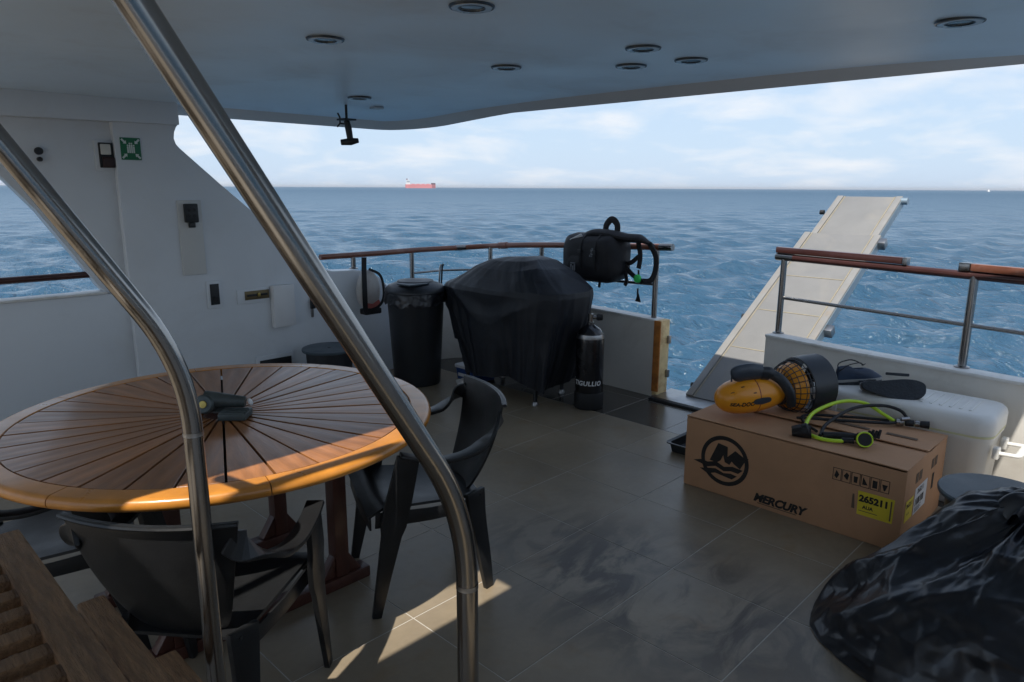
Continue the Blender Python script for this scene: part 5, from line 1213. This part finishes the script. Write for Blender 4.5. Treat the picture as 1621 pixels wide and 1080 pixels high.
# ------------------------------------------------------------------ far ship
sd_ = Vector((0.641, 0.808, 0)).normalized(); dist = 2600.0
sp0 = Vector((0, 0, SEA_Z)) + sd_ * dist; lat = Vector((sd_.y, -sd_.x, 0))
sh_ = thing('cargo_ship', 'distant red cargo ship with white superstructure on the horizon', 'ship', sp0, math.atan2(lat.y, lat.x))
k = 1.02
hp_ = [(-52 * k, 0), (-50 * k, 9), (-40 * k, 11), (40 * k, 11), (53 * k, 0), (40 * k, -11), (-40 * k, -11), (-50 * k, -9)]
MB().prism([(x, y, -2) for x, y in hp_], (0, 0, 15)).build('hull', hazy_hull_red, sh_, smooth=False)
MB().prism([(x, y, 13.01) for x, y in [(38, 10), (44, 7), (53.5, 0), (44, -7), (38, -10)]], (0, 0, 5)).build('forecastle', hull_dark, sh_, smooth=False)
MB().box((-50, -8, 13.01), (-36, 8, 24)).build('superstructure', ship_white, sh_)
MB().box((-48, -10, 24.01), (-38, 10, 28)).build('bridge', ship_white, sh_)
MB().box((-49, -3, 28.01), (-44.5, 3, 33)).build('funnel', hull_dark, sh_)
for x, h_ in ((-41, 38), (0, 20), (47, 24)): MB().tube([(x, 0, 13), (x, 0, h_)], 0.5, 6).build('mast', ship_white, sh_)
for x in (-25, -8, 10, 27): MB().box((x - 6, -8, 13.01), (x + 6, 8, 15)).build('hatch_cover', hazy_hull_red, sh_)
bd_ = Vector(rt2 * ((1530 - 810.5) / 1120) + fw); bd_.z = 0; bd_.normalize()
yt = thing('motor_boat', 'tiny white motor boat far off on the horizon at right', 'boat', Vector((0, 0, SEA_Z)) + bd_ * 1900, 0.4)
MB().prism([(-7, -2, -0.5), (5, -2, -0.5), (9, 0, -0.5), (5, 2, -0.5), (-7, 2, -0.5)], (0, 0, 2.8)).build('hull', ship_white, yt)
MB().box((-3, -1.6, 2.31), (3, 1.6, 4.2)).build('cabin', ship_white, yt)

# ------------------------------------------------------------------ sea haze
hz = MB().box((-41000, -41000, SEA_Z - 2.5), (41000, 41000, 45)).build('haze', None, smooth=False, weld=False)
hm = bpy.data.materials.new('sea_haze'); hm.use_nodes = True; hn, hlk = hm.node_tree.nodes, hm.node_tree.links
hn.clear(); ho = hn.new('ShaderNodeOutputMaterial'); hv = hn.new('ShaderNodeVolumePrincipled')
hv.inputs['Color'].default_value = (0.95, 0.97, 1.0, 1); hv.inputs['Density'].default_value = 0.00007; hv.inputs['Anisotropy'].default_value = 0.3
hlk.new(hv.outputs[0], ho.inputs['Volume']); hz.data.materials.append(hm); tag(hz, kind='stuff')

# ------------------------------------------------------------------ sub-parts: pieces that belong to a part
def base(n): return n.split('.')[0]
def kids(o): return [c for c in bpy.data.objects if c.parent == o]
def sub(root, part, names):
    ks = kids(root); p = next((c for c in ks if base(c.name) == part), None)
    for c in ks:
        if p and base(c.name) in names: c.parent = p
for root, part, names in ((sg, 'sign_plate', ('arrow', 'figure')), (ap, 'gadget', ('button', 'gadget_foot')), (sp_, 'face', ('socket_ring',)), (la, 'plate', ('slot', 'knob')),
                          (cl, 'pivot', ('brass_stud',)), (cl, 'base_block', ('ridge',)), (co, 'lid', ('lid_rib',)), (co, 'tub', ('drain_plug', 'handle_bracket', 'carry_handle')),
                          (tk, 'bottle', ('lettering', 'shoulder_band')), (tk, 'valve_stem', ('valve_arm', 'valve_knob')), (du, 'lid', ('lid_flap',)), (hb, 'float_body', ('red_band', 'edge_strap')),
                          (bp_, 'front_pocket', ('logo_bar',)), (bp_, 'pack_body', ('lettering', 'white_flash')), (sct, 'nose_shell', ('shell_mark',)), (sct, 'duct_ring', ('cage_rib', 'cage_hoop')),
                          (ct, 'emblem_ring', ('emblem_letter', 'emblem_wave')), (bl, 'panel', ('hinge',)), (sh_, 'superstructure', ('bridge', 'funnel')), (lh, 'bar', ('lever',))):
    sub(root, part, names)
for lb in [c for c in kids(ct) if base(c.name) in ('yellow_label', 'shipping_label')]:
    v = [q.co for q in lb.data.vertices]; lo = [min(q[i] for q in v) - 0.004 for i in range(3)]; hi_ = [max(q[i] for q in v) + 0.004 for i in range(3)]
    for c in kids(ct):
        if base(c.name) in ('lettering', 'fine_print', 'barcode_bar'):
            w = [q.co for q in c.data.vertices]; m = [sum(q[i] for q in w) / len(w) for i in range(3)]
            if all(lo[i] <= m[i] <= hi_[i] for i in range(3)): c.parent = lb
